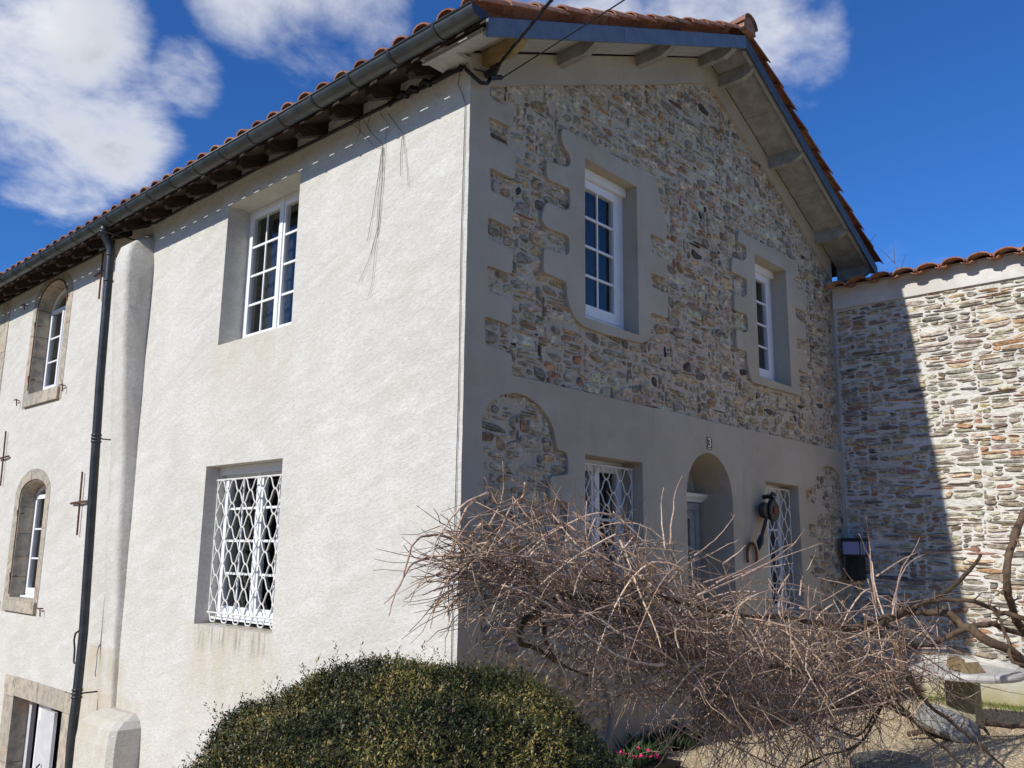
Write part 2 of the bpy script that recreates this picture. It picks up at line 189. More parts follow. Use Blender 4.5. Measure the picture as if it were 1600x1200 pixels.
def vary(lo, hi, scale, bd=.003, bs=60., stretch=None):
    def f(t, b, m):
        p = objc(t); q = scalev(t, p, stretch) if stretch else p
        setc(t, b, t.mix(t.maprange(t.noise(q, scale, 6, .62), .35, .68), lo, hi))
        bump(t, b, t.noise(q, bs, 4, .6), bd, .8)
    return f
M_ZINC = mat('dark_grey_gutter_metal', rough=.42, spec=.5, fn=vary((.020, .025, .029), (.042, .049, .053), 5., .0015, 9.))
M_PIPE = mat('black_painted_downpipe', rough=.38, spec=.5, fn=vary((.016, .018, .021), (.035, .038, .042), 6., .001, 20.))
M_FASCIA = mat('blue_grey_painted_board', rough=.5, fn=vary((.11, .145, .19), (.15, .185, .235), 6., .001, 30.), spec=.4)
M_SOFFIT = mat('pale_grey_painted_board', rough=.7, fn=vary((.37, .365, .355), (.46, .455, .445), 4., .001, 50., (1, 6, 1)))
M_PURLIN = mat('greyed_painted_beam', rough=.75, fn=vary((.27, .265, .25), (.37, .36, .34), 7., .002, 40.))
M_OCHRE = mat('yellowed_bare_beam', rough=.75, fn=vary((.26, .18, .08), (.36, .27, .14), 12., .002, 40.))
M_RAFTER = mat('dark_stained_rafter_wood', rough=.8, fn=vary((.022, .014, .011), (.06, .035, .025), 18., .003, 60., (.4, 1, 2)))
M_WHITE = mat('white_window_paint', rough=.35, spec=.5, fn=vary((.76, .77, .78), (.82, .82, .82), 8., .0004, 30.))
M_SHUTTER = mat('pale_grey_door_paint', rough=.45, spec=.4, fn=vary((.50, .50, .52), (.58, .58, .60), 8., .0006, 30.))
M_GRILLE = mat('white_painted_iron', rough=.5, spec=.4, fn=vary((.62, .60, .56), (.76, .75, .72), 30., .0008, 90.))
M_RUST = mat('rusty_iron', rough=.9, fn=vary((.07, .035, .025), (.20, .095, .06), 40., .002, 120.))
M_RUST2 = mat('orange_rusted_iron', rough=.9, fn=vary((.12, .04, .02), (.27, .10, .04), 40., .002, 120.))
M_BLACK = mat('black_cast_iron', rough=.5, spec=.45, fn=vary((.010, .010, .012), (.035, .033, .03), 25., .001, 60.))
M_CABLE = mat('black_cable_sheath', (.012, .012, .013), .55)
M_WIRE = mat('thin_dark_wire', (.04, .035, .03), .7)
M_CURTAIN = mat('dark_grey_curtain_cloth', rough=.95, fn=vary((.020, .019, .017), (.034, .032, .028), 12., .001, 200.))
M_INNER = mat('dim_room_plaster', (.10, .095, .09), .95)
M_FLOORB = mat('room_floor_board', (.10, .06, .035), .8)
M_PLATE = mat('dark_green_enamel', (.03, .04, .025), .3, spec=.5)
M_NUM = mat('white_enamel', (.7, .7, .66), .4)
M_LGLASS = mat('bluish_lamp_glass', (.30, .33, .52), .15, spec=.7)
M_TABLE = mat('pale_cast_stone', rough=.85, fn=vary((.44, .42, .39), (.56, .54, .51), 7., .003, 60.))
M_PED = mat('mossy_concrete_pedestal', rough=.92, fn=vary((.20, .185, .13), (.31, .285, .20), 9., .004, 50.))
M_DRUM = mat('grey_granite', rough=.9, fn=vary((.19, .19, .18), (.31, .31, .30), 24., .004, 70.))
M_SLAB = mat('grey_flagstone', rough=.88, fn=vary((.17, .165, .145), (.25, .24, .21), 8., .006, 40.))
M_GALV = mat('galvanised_steel', rough=.35, spec=.5, metal=.8, fn=vary((.35, .38, .40), (.52, .55, .57), 20., .0006, 50.))
M_LOG = mat('split_log_wood', rough=.9, fn=vary((.17, .12, .06), (.30, .22, .12), 20., .004, 60.))
M_PINK = mat('pink_petal', (.62, .035, .16), .6)
M_POT = mat('black_plastic_trough', (.012, .012, .013), .5)
M_WHITEP = mat('white_petal', (.75, .74, .70), .6)

def f_glass(t, b, m):
    tr = t.n('ShaderNodeBsdfTransparent', ins={0: (.86, .90, .90, 1)}); gl = t.n('ShaderNodeBsdfGlossy', ins={0: (1, 1, 1, 1), 1: .015})
    p = objc(t); bp = t.n('ShaderNodeBump', ins={'Height': t.noise(p, 1.6, 1, .5), 'Distance': .004, 'Strength': .6}); t.t.links.new(bp.outputs[0], gl.inputs['Normal'])
    ge = t.n('ShaderNodeNewGeometry').outputs
    c_ = t.math('ABSOLUTE', t.n('ShaderNodeVectorMath', operation='DOT_PRODUCT', ins={0: ge['Normal'], 1: ge['Incoming']}).outputs['Value'])
    fr = t.math('ADD', .075, t.math('MULTIPLY', .925, t.math('POWER', t.math('SUBTRACT', 1.0, c_), 5.0)))
    mx = t.n('ShaderNodeMixShader', ins={0: fr, 1: tr.outputs[0], 2: gl.outputs[0]})
    t.t.links.new(mx.outputs[0], m.node_tree.nodes['Material Output'].inputs[0])
M_GLASS = mat('window_glass', fn=f_glass)

def f_bark(c1, c2, sc=30.):
    def f(t, b, m):
        p = objc(t); at = t.n('ShaderNodeAttribute', attribute_name='tint').outputs['Fac']
        i = t.math('FRACT', t.math('ADD', t.n('ShaderNodeObjectInfo').outputs['Random'], at))
        c = t.mix(i, c1, c2); c = t.mix(t.maprange(t.noise(p, sc, 4, .6), .4, .7, 0, .7), c, tuple(x * .45 for x in c1))
        setc(t, b, c); bump(t, b, t.noise(p, sc * 2.5, 3, .6), .003, .8)
    return f
M_CANE = mat('dry_cane_bark', rough=.85, fn=f_bark((.46, .29, .205), (.75, .58, .43)), spec=.25)
M_TWIG = mat('brown_twig_bark', rough=.9, fn=f_bark((.13, .085, .055), (.42, .30, .20)), spec=.2)
M_TRUNK = mat('rough_dark_trunk_bark', rough=.95, fn=f_bark((.10, .068, .045), (.19, .13, .085), 22.), spec=.15)
M_GREYTWIG = mat('grey_bare_twig', rough=.9, fn=f_bark((.13, .10, .09), (.20, .16, .14)))

def f_leaf(t, b, m):
    at = t.n('ShaderNodeAttribute', attribute_name='col').outputs['Color']
    setc(t, b, at); b.inputs['Roughness'].default_value = .48; b.inputs['Specular IOR Level'].default_value = .35
    b.inputs['Transmission Weight'].default_value = 0.0
M_LEAF = mat('small_evergreen_leaf', fn=f_leaf)
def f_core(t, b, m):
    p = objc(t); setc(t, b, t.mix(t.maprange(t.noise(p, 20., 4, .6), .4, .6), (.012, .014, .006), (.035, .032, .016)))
M_CORE = mat('dark_bush_core', rough=1., fn=f_core)

def f_ground(t, b, m):
    p = objc(t); s = t.n('ShaderNodeSeparateXYZ', ins={0: p}).outputs
    vo = t.n('ShaderNodeTexVoronoi', ins={'Vector': p, 'Scale': 75.}); 
    c = t.mix(t.n('ShaderNodeSeparateColor', ins={0: vo.outputs['Color']}).outputs[0], (.40, .30, .18), (.70, .59, .42))
    c = t.mix(t.maprange(t.noise(p, 1.3, 4, .6), .4, .7, 0, .5), c, (.42, .32, .21))
    far = t.maprange(t.n('ShaderNodeVectorMath', operation='LENGTH', ins={0: p}).outputs['Value'], 17., 26.)
    c = t.mix(far, c, t.mix(t.maprange(t.noise(p, .6, 5, .6), .4, .6), (.05, .075, .02), (.09, .11, .035)))
    setc(t, b, c); bump(t, b, vo.outputs['Distance'], .010, .9)
M_GROUND = mat('tan_gravel_and_grass', rough=.95, fn=f_ground)
def f_peb(t, b, m):
    at = t.n('ShaderNodeAttribute', attribute_name='col').outputs['Color']; setc(t, b, at)
M_PEBBLE = mat('gravel_pebble', rough=.8, fn=f_peb)
M_GRASS = mat('bright_grass_blade', rough=.7, fn=f_peb)
def f_plinth(t, b, m):
    p = objc(t); s = t.n('ShaderNodeSeparateXYZ', ins={0: p}).outputs
    g = t.math('ADD', s[2], t.math('MULTIPLY', t.noise(p, 5., 5, .6), .35))
    c = t.mix(t.maprange(g, -1.62, -1.12), (.33, .30, .15), (.52, .50, .46)); 
    c = t.mix(t.maprange(t.noise(p, 14., 5, .6), .5, .7, 0, .5), c, (.36, .34, .25))
    setc(t, b, c); n = bump(t, b, t.noise(p, 9., 4, .6), .02, .7); bump(t, b, t.noise(p, 60., 4, .6), .004, .8, n)
M_PLINTH = mat('stained_cement_plinth', rough=.95, fn=f_plinth, spec=.15)
def f_band(t, b, m):
    p = objc(t); c = t.mix(t.maprange(t.noise(p, 2.5, 5, .6), .4, .65), (.56, .53, .49), (.66, .64, .60))
    setc(t, b, c); bump(t, b, t.noise(p, 24., 4, .6), .006, .7)
M_BAND = mat('pale_smooth_render_band', rough=.93, fn=f_band, spec=.15)

# ------------------------------------------------------------------ mesh helpers
def wloc(o):
    v = Vector((0, 0, 0))
    while o is not None: v = v + o.location; o = o.parent
    return v
class MB:
    def __init__(s): s.v = []; s.f = []; s.mi = []; s.attr = []; s.cur = None
    def add(s, vs, fs, mi=0):
        k = len(s.v); s.v += [tuple(x) for x in vs]; s.f += [tuple(i + k for i in f) for f in fs]; s.mi += [mi] * len(fs)
        if s.cur is not None: s.attr += [s.cur] * len(vs)
    def box(s, x0, x1, y0, y1, z0, z1, mi=0):
        s.add([(x0, y0, z0), (x1, y0, z0), (x1, y1, z0), (x0, y1, z0), (x0, y0, z1), (x1, y0, z1), (x1, y1, z1), (x0, y1, z1)],
              [(0, 3, 2, 1), (4, 5, 6, 7), (0, 1, 5, 4), (1, 2, 6, 5), (2, 3, 7, 6), (3, 0, 4, 7)], mi)
    def tube(s, pts, r, n=6, r2=None, caps=True):
        pts = [Vector(p) for p in pts]; m = len(pts); vs = []; fs = []
        up = Vector((.13, .21, 1)).normalized(); prev = None
        for i, p in enumerate(pts):
            d = (pts[min(i + 1, m - 1)] - pts[max(i - 1, 0)])
            d = d.normalized() if d.length > 1e-9 else Vector((0, 0, 1))
            a = (prev - d * prev.dot(d)) if prev is not None else d.cross(up)
            if a.length < 1e-4: a = d.cross(Vector((1, .3, .1)))
            a.normalize(); prev = a; bb = d.cross(a)
            t = i / (m - 1); rr = (r[i] if isinstance(r, (list, tuple)) else r + ((r2 if r2 is not None else r) - r) * t)
            for k in range(n):
                w = 2 * math.pi * k / n; vs.append(p + (a * math.cos(w) + bb * math.sin(w)) * rr)
        for i in range(m - 1):
            for k in range(n):
                k2 = (k + 1) % n; fs.append((i * n + k, i * n + k2, (i + 1) * n + k2, (i + 1) * n + k))
        if caps: fs.append(tuple(range(n - 1, -1, -1))); fs.append(tuple((m - 1) * n + k for k in range(n)))
        s.add(vs, fs)
    def prism(s, poly, axis, a, b, mi=0):
        """poly: 2D points; axis 'x','y','z' = extrusion axis from a to b"""
        def P(u, v, w): return {'x': (w, u, v), 'y': (u, w, v), 'z': (u, v, w)}[axis]
        n = len(poly); vs = [P(u, v, a) for u, v in poly] + [P(u, v, b) for u, v in poly]
        s.add(vs, [tuple(range(n - 1, -1, -1)), tuple(range(n, 2 * n))] + [(i, (i + 1) % n, n + (i + 1) % n, n + i) for i in range(n)], mi)
    def lathe(s, c, prof, n=24, axis='z', jit=0):
        vs = []; fs = []; m = len(prof)
        for r, h in prof:
            for k in range(n):
                w = 2 * math.pi * k / n; q = (r * math.cos(w), r * math.sin(w), h)
                if axis == 'y': q = (q[0], q[2], q[1])
                if axis == 'x': q = (q[2], q[0], q[1])
                vs.append((c[0] + q[0], c[1] + q[1], c[2] + q[2]))
        for i in range(m - 1):
            for k in range(n): k2 = (k + 1) % n; fs.append((i * n + k, i * n + k2, (i + 1) * n + k2, (i + 1) * n + k))
        fs.append(tuple(range(n - 1, -1, -1))); fs.append(tuple((m - 1) * n + k for k in range(n)))
        s.add(vs, fs)
def mesh_arrays(name, V, F, mats, smooth=False, origin=None, attrs=None, mi=None, fix=True):
    me = bpy.data.meshes.new(name); me.from_pydata(V, [], F)
    for m in mats: me.materials.append(m)
    if mi is not None and any(mi): me.polygons.foreach_set('material_index', mi)
    if attrs:
        for an, (ty, data) in attrs.items():
            a = me.attributes.new(an, ty, 'POINT')
            a.data.foreach_set('color' if ty == 'FLOAT_COLOR' else 'value', np.asarray(data, dtype=np.float32).ravel())
    if fix:
        import bmesh
        bm = bmesh.new(); bm.from_mesh(me); bmesh.ops.recalc_face_normals(bm, faces=bm.faces); bm.to_mesh(me); bm.free()
    if smooth: me.polygons.foreach_set('use_smooth', [True] * len(me.polygons))
    me.update(); return me
def make(name, mb, m, parent=None, smooth=False, kind=None, label=None, attr=None, fix=True, origin=None):
    """one mesh object; its origin sits at its own centre (or given origin)"""
    if not mb.v: return None
    V = np.array(mb.v, dtype=float); o0 = V.mean(0) if origin is None else np.array(origin, float)
    base = wloc(parent) if parent else Vector((0, 0, 0))
    mats = m if isinstance(m, (list, tuple)) else [m]
    at = None
    if mb.attr:
        if isinstance(mb.attr[0], (int, float)): at = {'tint': ('FLOAT', mb.attr)}
        else: at = {'col': ('FLOAT_COLOR', [(*c, 1) for c in mb.attr])}
    me = mesh_arrays(name, (V - o0).tolist(), mb.f, mats, smooth, attrs=at, mi=mb.mi, fix=fix)
    o = bpy.data.objects.new(name, me); COL.objects.link(o)
    o.location = Vector(o0) - base
    if parent: o.parent = parent
    if kind: o['kind'] = kind
    if label: o['label'] = label
    return o
def thing(name, label, cat, loc=(0, 0, 0), group=None):
    o = bpy.data.objects.new(name, None); COL.objects.link(o); o.location = loc; o.empty_display_size = .2
    o['label'] = label; o['category'] = cat
    if group: o['group'] = group
    return o
def solo(o, label, cat, group=None):
    o['label'] = label; o['category'] = cat
    if group: o['group'] = group
    return o
def inpoly(x, y, P):
    c = False; j = len(P) - 1
    for i in range(len(P)):
        xi, yi = P[i]; xj, yj = P[j]
        if (yi > y) != (yj > y) and x < (xj - xi) * (y - yi) / (yj - yi) + xi: c = not c
        j = i
    return c
def evenodd(x, y, loops): return sum(inpoly(x, y, L) for L in loops) % 2 == 1
def densify(L, step):
    o = []
    for i in range(len(L)):
        a = L[i]; b = L[(i + 1) % len(L)]; n = max(1, int(math.hypot(b[0] - a[0], b[1] - a[1]) / step))
        o += [(a[0] + (b[0] - a[0]) * k / n, a[1] + (b[1] - a[1]) * k / n) for k in range(n)]
    return o
def plate(loops, mapf, w0, w1, mb=None, mi_side=0):
    """flat plate with (nested) holes between depths w0 and w1; mapf(u,v,w)->xyz"""
    mb = mb or MB(); pts = []; edges = []; idx = []
    for L in loops:
        k = len(pts); pts += [Vector(p) for p in L]; n = len(L); edges += [(k + i, k + (i + 1) % n) for i in range(n)]; idx.append((k, n))
    r = delaunay_2d_cdt(pts, edges, [], 0, 1e-6)
    V, F = r[0], r[2]
    F = [f for f in F if evenodd(*(sum((V[i] for i in f), Vector((0, 0))) / len(f)), loops)]
    n = len(V); mb.add([mapf(p.x, p.y, w0) for p in V], [tuple(f) for f in F]); mb.add([mapf(p.x, p.y, w1) for p in V], [tuple(f[::-1]) for f in F])
    for L in loops:
        m = len(L); mb.add([mapf(x, y, w0) for x, y in L] + [mapf(x, y, w1) for x, y in L], [(i, (i + 1) % m, m + (i + 1) % m, m + i) for i in range(m)], mi_side)
    return mb
mapB = lambda u, v, w: (u, w, v)          # gable plane: u = x, v = z, w = depth into the house
mapA = lambda u, v, w: (w, u, v)          # side plane:  u = y, v = z, w = depth into the house
def mapC(u, v, w): return (7.5 + w, u, v)
def smoothjit(L, step, j, seed=1):
    rr = random.Random(seed); return [(x + rr.uniform(-j, j), y + rr.uniform(-j, j)) for x, y in densify(L, step)]
def rounded(L, step=.05, it=2, j=.004, seed=1):
    P = smoothjit(L, step, j, seed)
    for _ in range(it):
        P = [((P[i - 1][0] + 2 * P[i][0] + P[(i + 1) % len(P)][0]) / 4, (P[i - 1][1] + 2 * P[i][1] + P[(i + 1) % len(P)][1]) / 4) for i in range(len(P))]
    return P
# ------------------------------------------------------------------ ground
XR = 4.0; ZR = 5.84; SL = .4515; SR = .473           # ridge, underside of barge board, two pitches
OH = .52                                              # gable overhang
def fz(x): return ZR - SL * (XR - x) if x < XR else ZR - SR * (x - XR)
def gz(x, y):
    def ss(a, b, v): t = min(max((v - a) / (b - a), 0), 1); return t * t * (3 - 2 * t)
    low = ss(-7.3, -6.9, -x) * ss(-.2, 3.0, y)
    dist = ss(14, 60, math.hypot(x, y))
    return -1.765 - 2.3 * low + .012 * math.sin(x * 2.3) * math.cos(y * 1.9) - .8 * dist
xs = sorted(set([round(v, 3) for v in list(np.arange(-9, 9.01, .3)) + list(np.linspace(-400, -9, 26)) + list(np.linspace(9, 400, 26))]))
ys = sorted(set([round(v, 3) for v in list(np.arange(-9, 22.01, .35)) + list(np.linspace(-400, -9, 26)) + list(np.linspace(22, 400, 26))]))
g = MB(); g.add([(x, y, gz(x, y)) for y in ys for x in xs], [(j * len(xs) + i, j * len(xs) + i + 1, (j + 1) * len(xs) + i + 1, (j + 1) * len(xs) + i) for j in range(len(ys) - 1) for i in range(len(xs) - 1)])
o = make('ground', g, M_GROUND, smooth=True, kind='structure', fix=False, origin=(0, 0, 0))
# wooded rise across the valley behind the viewer and to the left (seen mirrored in the panes)
g2 = MB(); hr = random.Random(2)
for i in range(61):
    a = rad(95 + i * 2.9); h = 9 + 5 * math.sin(i * .21) + 3 * math.sin(i * .9) + hr.uniform(0, 2.2)
    for r_q, hh in ((46, -6), (52, h * .6), (60, h), (90, h * .9)): g2.v.append((r_q * math.cos(a), r_q * math.sin(a), hh - 2))
g2.f = [(i * 4 + k, i * 4 + k + 1, i * 4 + k + 5, i * 4 + k + 4) for i in range(60) for k in range(3)]; g2.mi = [0] * len(g2.f)
M_WOOD = mat('far_wooded_slope', rough=1., fn=vary((.018, .024, .010), (.055, .06, .025), .35, .3, 1.5)); make('wooded_hill', g2, M_WOOD, kind='structure', fix=False, smooth=True)
# pebbles lying on the yard
g = MB()
N = 26000
for k in range(N):
    x = NR.uniform(1.6, 7.4); y = -NR.uniform(.25, 4.2)
    if NR.rand() > 1.1 - .1 * abs(y): continue
    s = NR.uniform(.004, .010); a = NR.uniform(0, 6.28); z = gz(x, y) + s * .3; ca, sa = math.cos(a), math.sin(a); q = NR.uniform(.6, 1)
    sh = NR.uniform(0, 1); v = NR.uniform(.85, 1.3)
    g.cur = tuple(v * c for c in ((.50, .38, .22) if sh < .45 else (.62, .55, .42) if sh < .75 else (.33, .20, .11) if sh < .9 else (.22, .20, .18)))
    g.add([(x + ca * s, y + sa * s, z), (x - sa * s * q, y + ca * s * q, z), (x - ca * s, y - sa * s, z), (x + sa * s * q, y - ca * s * q, z), (x, y, z + s * .8)],
          [(0, 1, 4), (1, 2, 4), (2, 3, 4), (3, 0, 4)])
o = make('gravel', g, M_PEBBLE, kind='stuff', fix=False); solo(o, 'loose tan and cream gravel spread over the yard before the stone walls', 'gravel')

# ------------------------------------------------------------------ rubble stone generator
PAL_B = [(.34, .30, .24), (.41, .36, .285), (.41, .31, .20), (.29, .26, .22), (.48, .41, .315), (.25, .19, .135), (.38, .255, .155), (.50, .44, .35), (.24, .215, .185), (.36, .21, .135), (.10, .085, .07)]
PW_B = [5, 7, 4, 3.5, 5, 1.6, 1.0, 4, 1.2, .5, .6]
PAL_C = [(.46, .42, .35), (.41, .375, .31), (.50, .39, .26), (.34, .315, .275), (.54, .48, .39), (.44, .27, .18), (.26, .22, .18), (.52, .33, .20), (.20, .19, .18), (.40, .24, .20)]
PW_C = [5, 5, 3, 4, 3, 1.3, 2.5, 1.2, 1.8, .8]
def pack(u0, u1, v0, v1, cu, cv, wr, hr, rr):
    nu = int((u1 - u0) / cu); nv = int((v1 - v0) / cv); occ = np.zeros((nv, nu), bool); out = []
    for j in range(nv):
        i = 0
        while i < nu:
            if occ[j, i]: i += 1; continue
            w = rr.randint(*wr); h = rr.randint(*hr)
            if rr.random() < .13: w = int(w * 1.6) + 1
            if h == 1: w = int(w * 1.25)
            if w > 2.2 * wr[1] * .8: h = min(h, 2)
            h = min(h, nv - j); ww = 0
            while ww < w and i + ww < nu and not occ[j, i + ww]: ww += 1
            while h > 1 and occ[j:j + h, i:i + ww].any(): h -= 1
            occ[j:j + h, i:i + ww] = True
            out.append((u0 + i * cu, u0 + (i + ww) * cu, v0 + j * cv, v0 + (j + h) * cv)); i += ww
    return out
def stones(cells, test, mapf, face, prot, gap, rr, pal, pw, warp, depth=.05):
    """returns list of (area, verts, faces, colour)"""
    out = []
    for (a0, a1, b0, b1) in cells:
        cu, cv = (a0 + a1) / 2, (b0 + b1) / 2
        if not test(a0, a1, b0, b1): continue
        cu2, cv2 = warp(cu, cv); cu2 += rr.uniform(-.006, .006); cv2 += rr.uniform(-.003, .003)
        hw = (a1 - a0) / 2 - gap * rr.uniform(.5, 1.3); hh = (b1 - b0) / 2 - gap * rr.uniform(.45, 1.1)
        if hw < .012 or hh < .007: continue
        if rr.random() < .05: continue
        n = 11 if hw * hh > .0016 else 8; e = rr.uniform(2.4, 7.5); ph = rr.uniform(0, 6.28); tl = rr.uniform(-.2, .2) * hh / hw * 2; taper = rr.uniform(-.35, .35)
        ring = []
        for k in range(n):
            w = ph + 2 * math.pi * (k + rr.uniform(-.28, .28)) / n; c, s = math.cos(w), math.sin(w)
            q = (abs(c) ** e + abs(s) ** e) ** (-1 / e) * rr.uniform(.86, 1.05)
            x = c * q * hw; y = s * q * hh * (1 + taper * c * q); ring.append((x, y + x * tl))
        p = face - prot * rr.uniform(.1, 1.0); tu = rr.uniform(-.5, .5) * prot; tv = rr.uniform(-.5, .5) * prot
        V = [mapf(cu2 + x, cv2 + y, face + depth) for x, y in ring]
        V += [mapf(cu2 + x, cv2 + y, p + prot * .35 + rr.uniform(0, .2) * prot) for x, y in ring]
        V += [mapf(cu2 + x * .80, cv2 + y * .76, p + tu * x / hw + tv * y / hh + rr.uniform(-.16, .16) * prot) for x, y in ring]
        V += [mapf(cu2 + rr.uniform(-.3, .3) * hw, cv2 + rr.uniform(-.3, .3) * hh, p - rr.uniform(0, .25) * prot)]
        F = []
        for k in range(n):
            k2 = (k + 1) % n; F += [(k, k2, n + k2, n + k), (n + k, n + k2, 2 * n + k2, 2 * n + k), (2 * n + k, 2 * n + k2, 3 * n)]
        cl = rr.choices(pal, pw)[0]; v = rr.uniform(.92, 1.45) if pal is PAL_B else rr.uniform(.9, 1.35); cl = tuple(min(.6, c * v * rr.uniform(.95, 1.05)) for c in cl)
        out.append((hw * hh * rr.uniform(.97, 1.03), V, F, cl))
    return out
def emit_stones(lst, parent, limit, rank):
    """the ones that show largest as objects, the rest joined"""
    lst = sorted(lst, key=lambda s: -rank(s))
    for s in lst[:limit]:
        mb = MB(); mb.cur = s[3]; mb.add(s[1], s[2]); make('stone', mb, M_STONE, parent, fix=False)
    mb = MB()
    for s in lst[limit:]: mb.cur = s[3]; mb.add(s[1], s[2])
    make('small_stones', mb, M_STONE, parent, kind='stuff', fix=False)
camv = Vector(cm['loc'])
def rankc(s):
    p = Vector(s[1][0]); return s[0] / max((p - camv).length, 1) ** 2

# ------------------------------------------------------------------ the house
house = thing('stone_house', 'two storey rendered house with a rubble stone gable and clay tiled roof, windows on both faces', 'house', (0, 0, -1.77))
W1 = (1.56, 2.44, 2.14, 3.73); W2 = (5.04, 5.93, 2.13, 3.71); W3 = (1.545, 2.465, -.74, .863); W4 = (5.075, 5.98, -.74, .857)
def rect(w): return [(w[0], w[2]), (w[1], w[2]), (w[1], w[3]), (w[0], w[3])]
def arch(u0, u1, z0, zs, rise, n=14):
    c = (u0 + u1) / 2; r = (u1 - u0) / 2
    return [(u0, z0), (u1, z0)] + [(c + r * math.cos(math.pi * k / n), zs + rise * math.sin(math.pi * k / n)) for k in range(n + 1)]
DOORH = arch(3.27, 4.25, -1.77, .585, .49, 20)
holesB = [rect(W1), rect(W2), rect(W3), rect(W4), DOORH]
top = lambda x: fz(x) + .10
# 1) masonry core of the gable
outerB = [(.004, -1.95), (7.49, -1.95), (7.49, top(7.5)), (XR, top(XR)), (.004, top(0))]
core = plate([outerB] + holesB, mapB, .041, .50, mi_side=1)
gable = make('gable_wall', core, [M_MORTAR, M_SMOOTH], house)
# 2) the smooth plaster laid over it with its cut-outs for the stonework
field = [tuple(p) for p in DATA['field']]
right = [(7.496, 1.44), (7.496, 3.97), (7.2, 4.12), (6.47, 4.50), (5.54, 4.94), (4.85, 5.26), (4.25, 5.53), (4.0, 5.60), (3.72, 5.47), (3.18, 5.22), (1.95, 4.675), (.95, 4.235), (.35, 3.955)]
fieldL = rounded(field + right, .03, 1, .003, 3)
w1s = rounded([tuple(p) for p in DATA['w1s']], .022, 2, .003, 4); w2s = rounded([tuple(p) for p in DATA['w2s']], .022, 2, .003, 5)
n1 = [tuple(p) for p in DATA['n1']] + [(1.32, .10), (1.10, .08), (1.10, -.22), (1.40, -.25), (1.42, -.55), (1.25, -.60), (1.30, -.85), (1.62, -.92), (1.85, -1.15), (1.95, -1.40), (1.88, -1.62), (.9, -1.66), (.25, -1.62), (.24, -.4)]
n1 = rounded(n1, .025, 2, .003, 6)
n2 = [tuple(p) for p in DATA['n2']]; n2[0] = (7.40, .06); n2[1] = (7.43, .86)
n2 = n2 + [(6.22, -.25), (6.50, -.30), (6.50, -.62), (6.2, -.66), (6.2, -.95), (6.5, -1.0), (6.5, -1.6), (7.40, -1.6)]
n2 = rounded(n2, .025, 2, .003, 7)
outP = [(0, -1.93)] + [(0 + R.uniform(-.0025, .0025), -1.9 + k * .1) for k in range(1, 59)] + [(0, top(0) - .03), (XR, top(XR) - .02), (7.497, top(7.5) - .02), (7.497, -1.93)]
pm = plate([outP, fieldL, w1s, w2s, n1, n2] + holesB, mapB, 0, .040)
pm.mi = [1 if all(pm.v[i][0] < .006 for i in f) else 0 for f in pm.f]
make('gable_plaster', pm, [M_SMOOTH, M_RENDER], gable)
# 3) the stones themselves
LP = [fieldL, w1s, w2s, n1, n2]
def testB(a0, a1, b0, b1):
    e = .02
    for H in (W1, W2, W3, W4):
        if a1 > H[0] - e and a0 < H[1] + e and b1 > H[2] - e and b0 < H[3] + e: return False
    if a1 > 3.2 and a0 < 4.3 and b0 < 1.15: return False
    if a1 > 7.5 or a0 < .03: return False
    return any(evenodd(x, y, LP) for x in (a0 + .02, (a0 + a1) / 2, a1 - .02) for y in (b0 + .01, (b0 + b1) / 2, b1 - .01))
rr = random.Random(21)
cells = pack(.06, 7.49, -1.72, 5.75, .043, .029, (2, 7), (1, 4), rr)
wB = lambda u, v: (u + .018 * math.sin(v * 3.1 + u), v + .030 * math.sin(u * 1.7 + v * .9) + .018 * math.sin(u * 4.3))
SB = stones(cells, testB, mapB, .041, .020, .0072, rr, PAL_B, PW_B, wB, .03)
SB = [s for s in SB if not any(H[0] - .005 < v[0] < H[1] + .005 and H[2] - .005 < v[2] < H[3] + .005 for H in (W1, W2, W3, W4) for v in s[1])]
emit_stones(SB, gable, 300, rankc)

# 4) the long sunlit side wall
A1 = (2.45, 3.86, 2.17, 3.79); A2 = (2.45, 3.90, -.78, .845)
def ell(u0, u1, z0, zs, rise): return arch(u0, u1, z0, zs, rise, 16)
A3o = ell(8.20, 9.74, 2.05, 3.62, .46); A3i = ell(8.40, 9.53, 2.26, 3.60, .345)
A4o = ell(8.20, 9.55, -.95, .72, .37); A4i = ell(8.36, 9.30, -.745, .72, .19)
D5o = [(6.68, -4.3), (9.06, -4.3), (9.06, -1.79), (6.68, -1.79)]; D5i = [(6.97, -4.3), (8.66, -4.3), (8.66, -2.03), (6.97, -2.03)]
outerA = [(.041, -4.6), (20, -4.6), (20, 4.17), (.041, 4.17)]
D5c = [(6.68, -4.3), (9.06, -4.3), (9.06, -1.79), (6.68, -1.79)]
pa = plate([outerA, rect(A1), rect(A2), A3o, A4o, D5c], mapA, 0, .42)
side = make('side_wall', pa, M_RENDER, house)
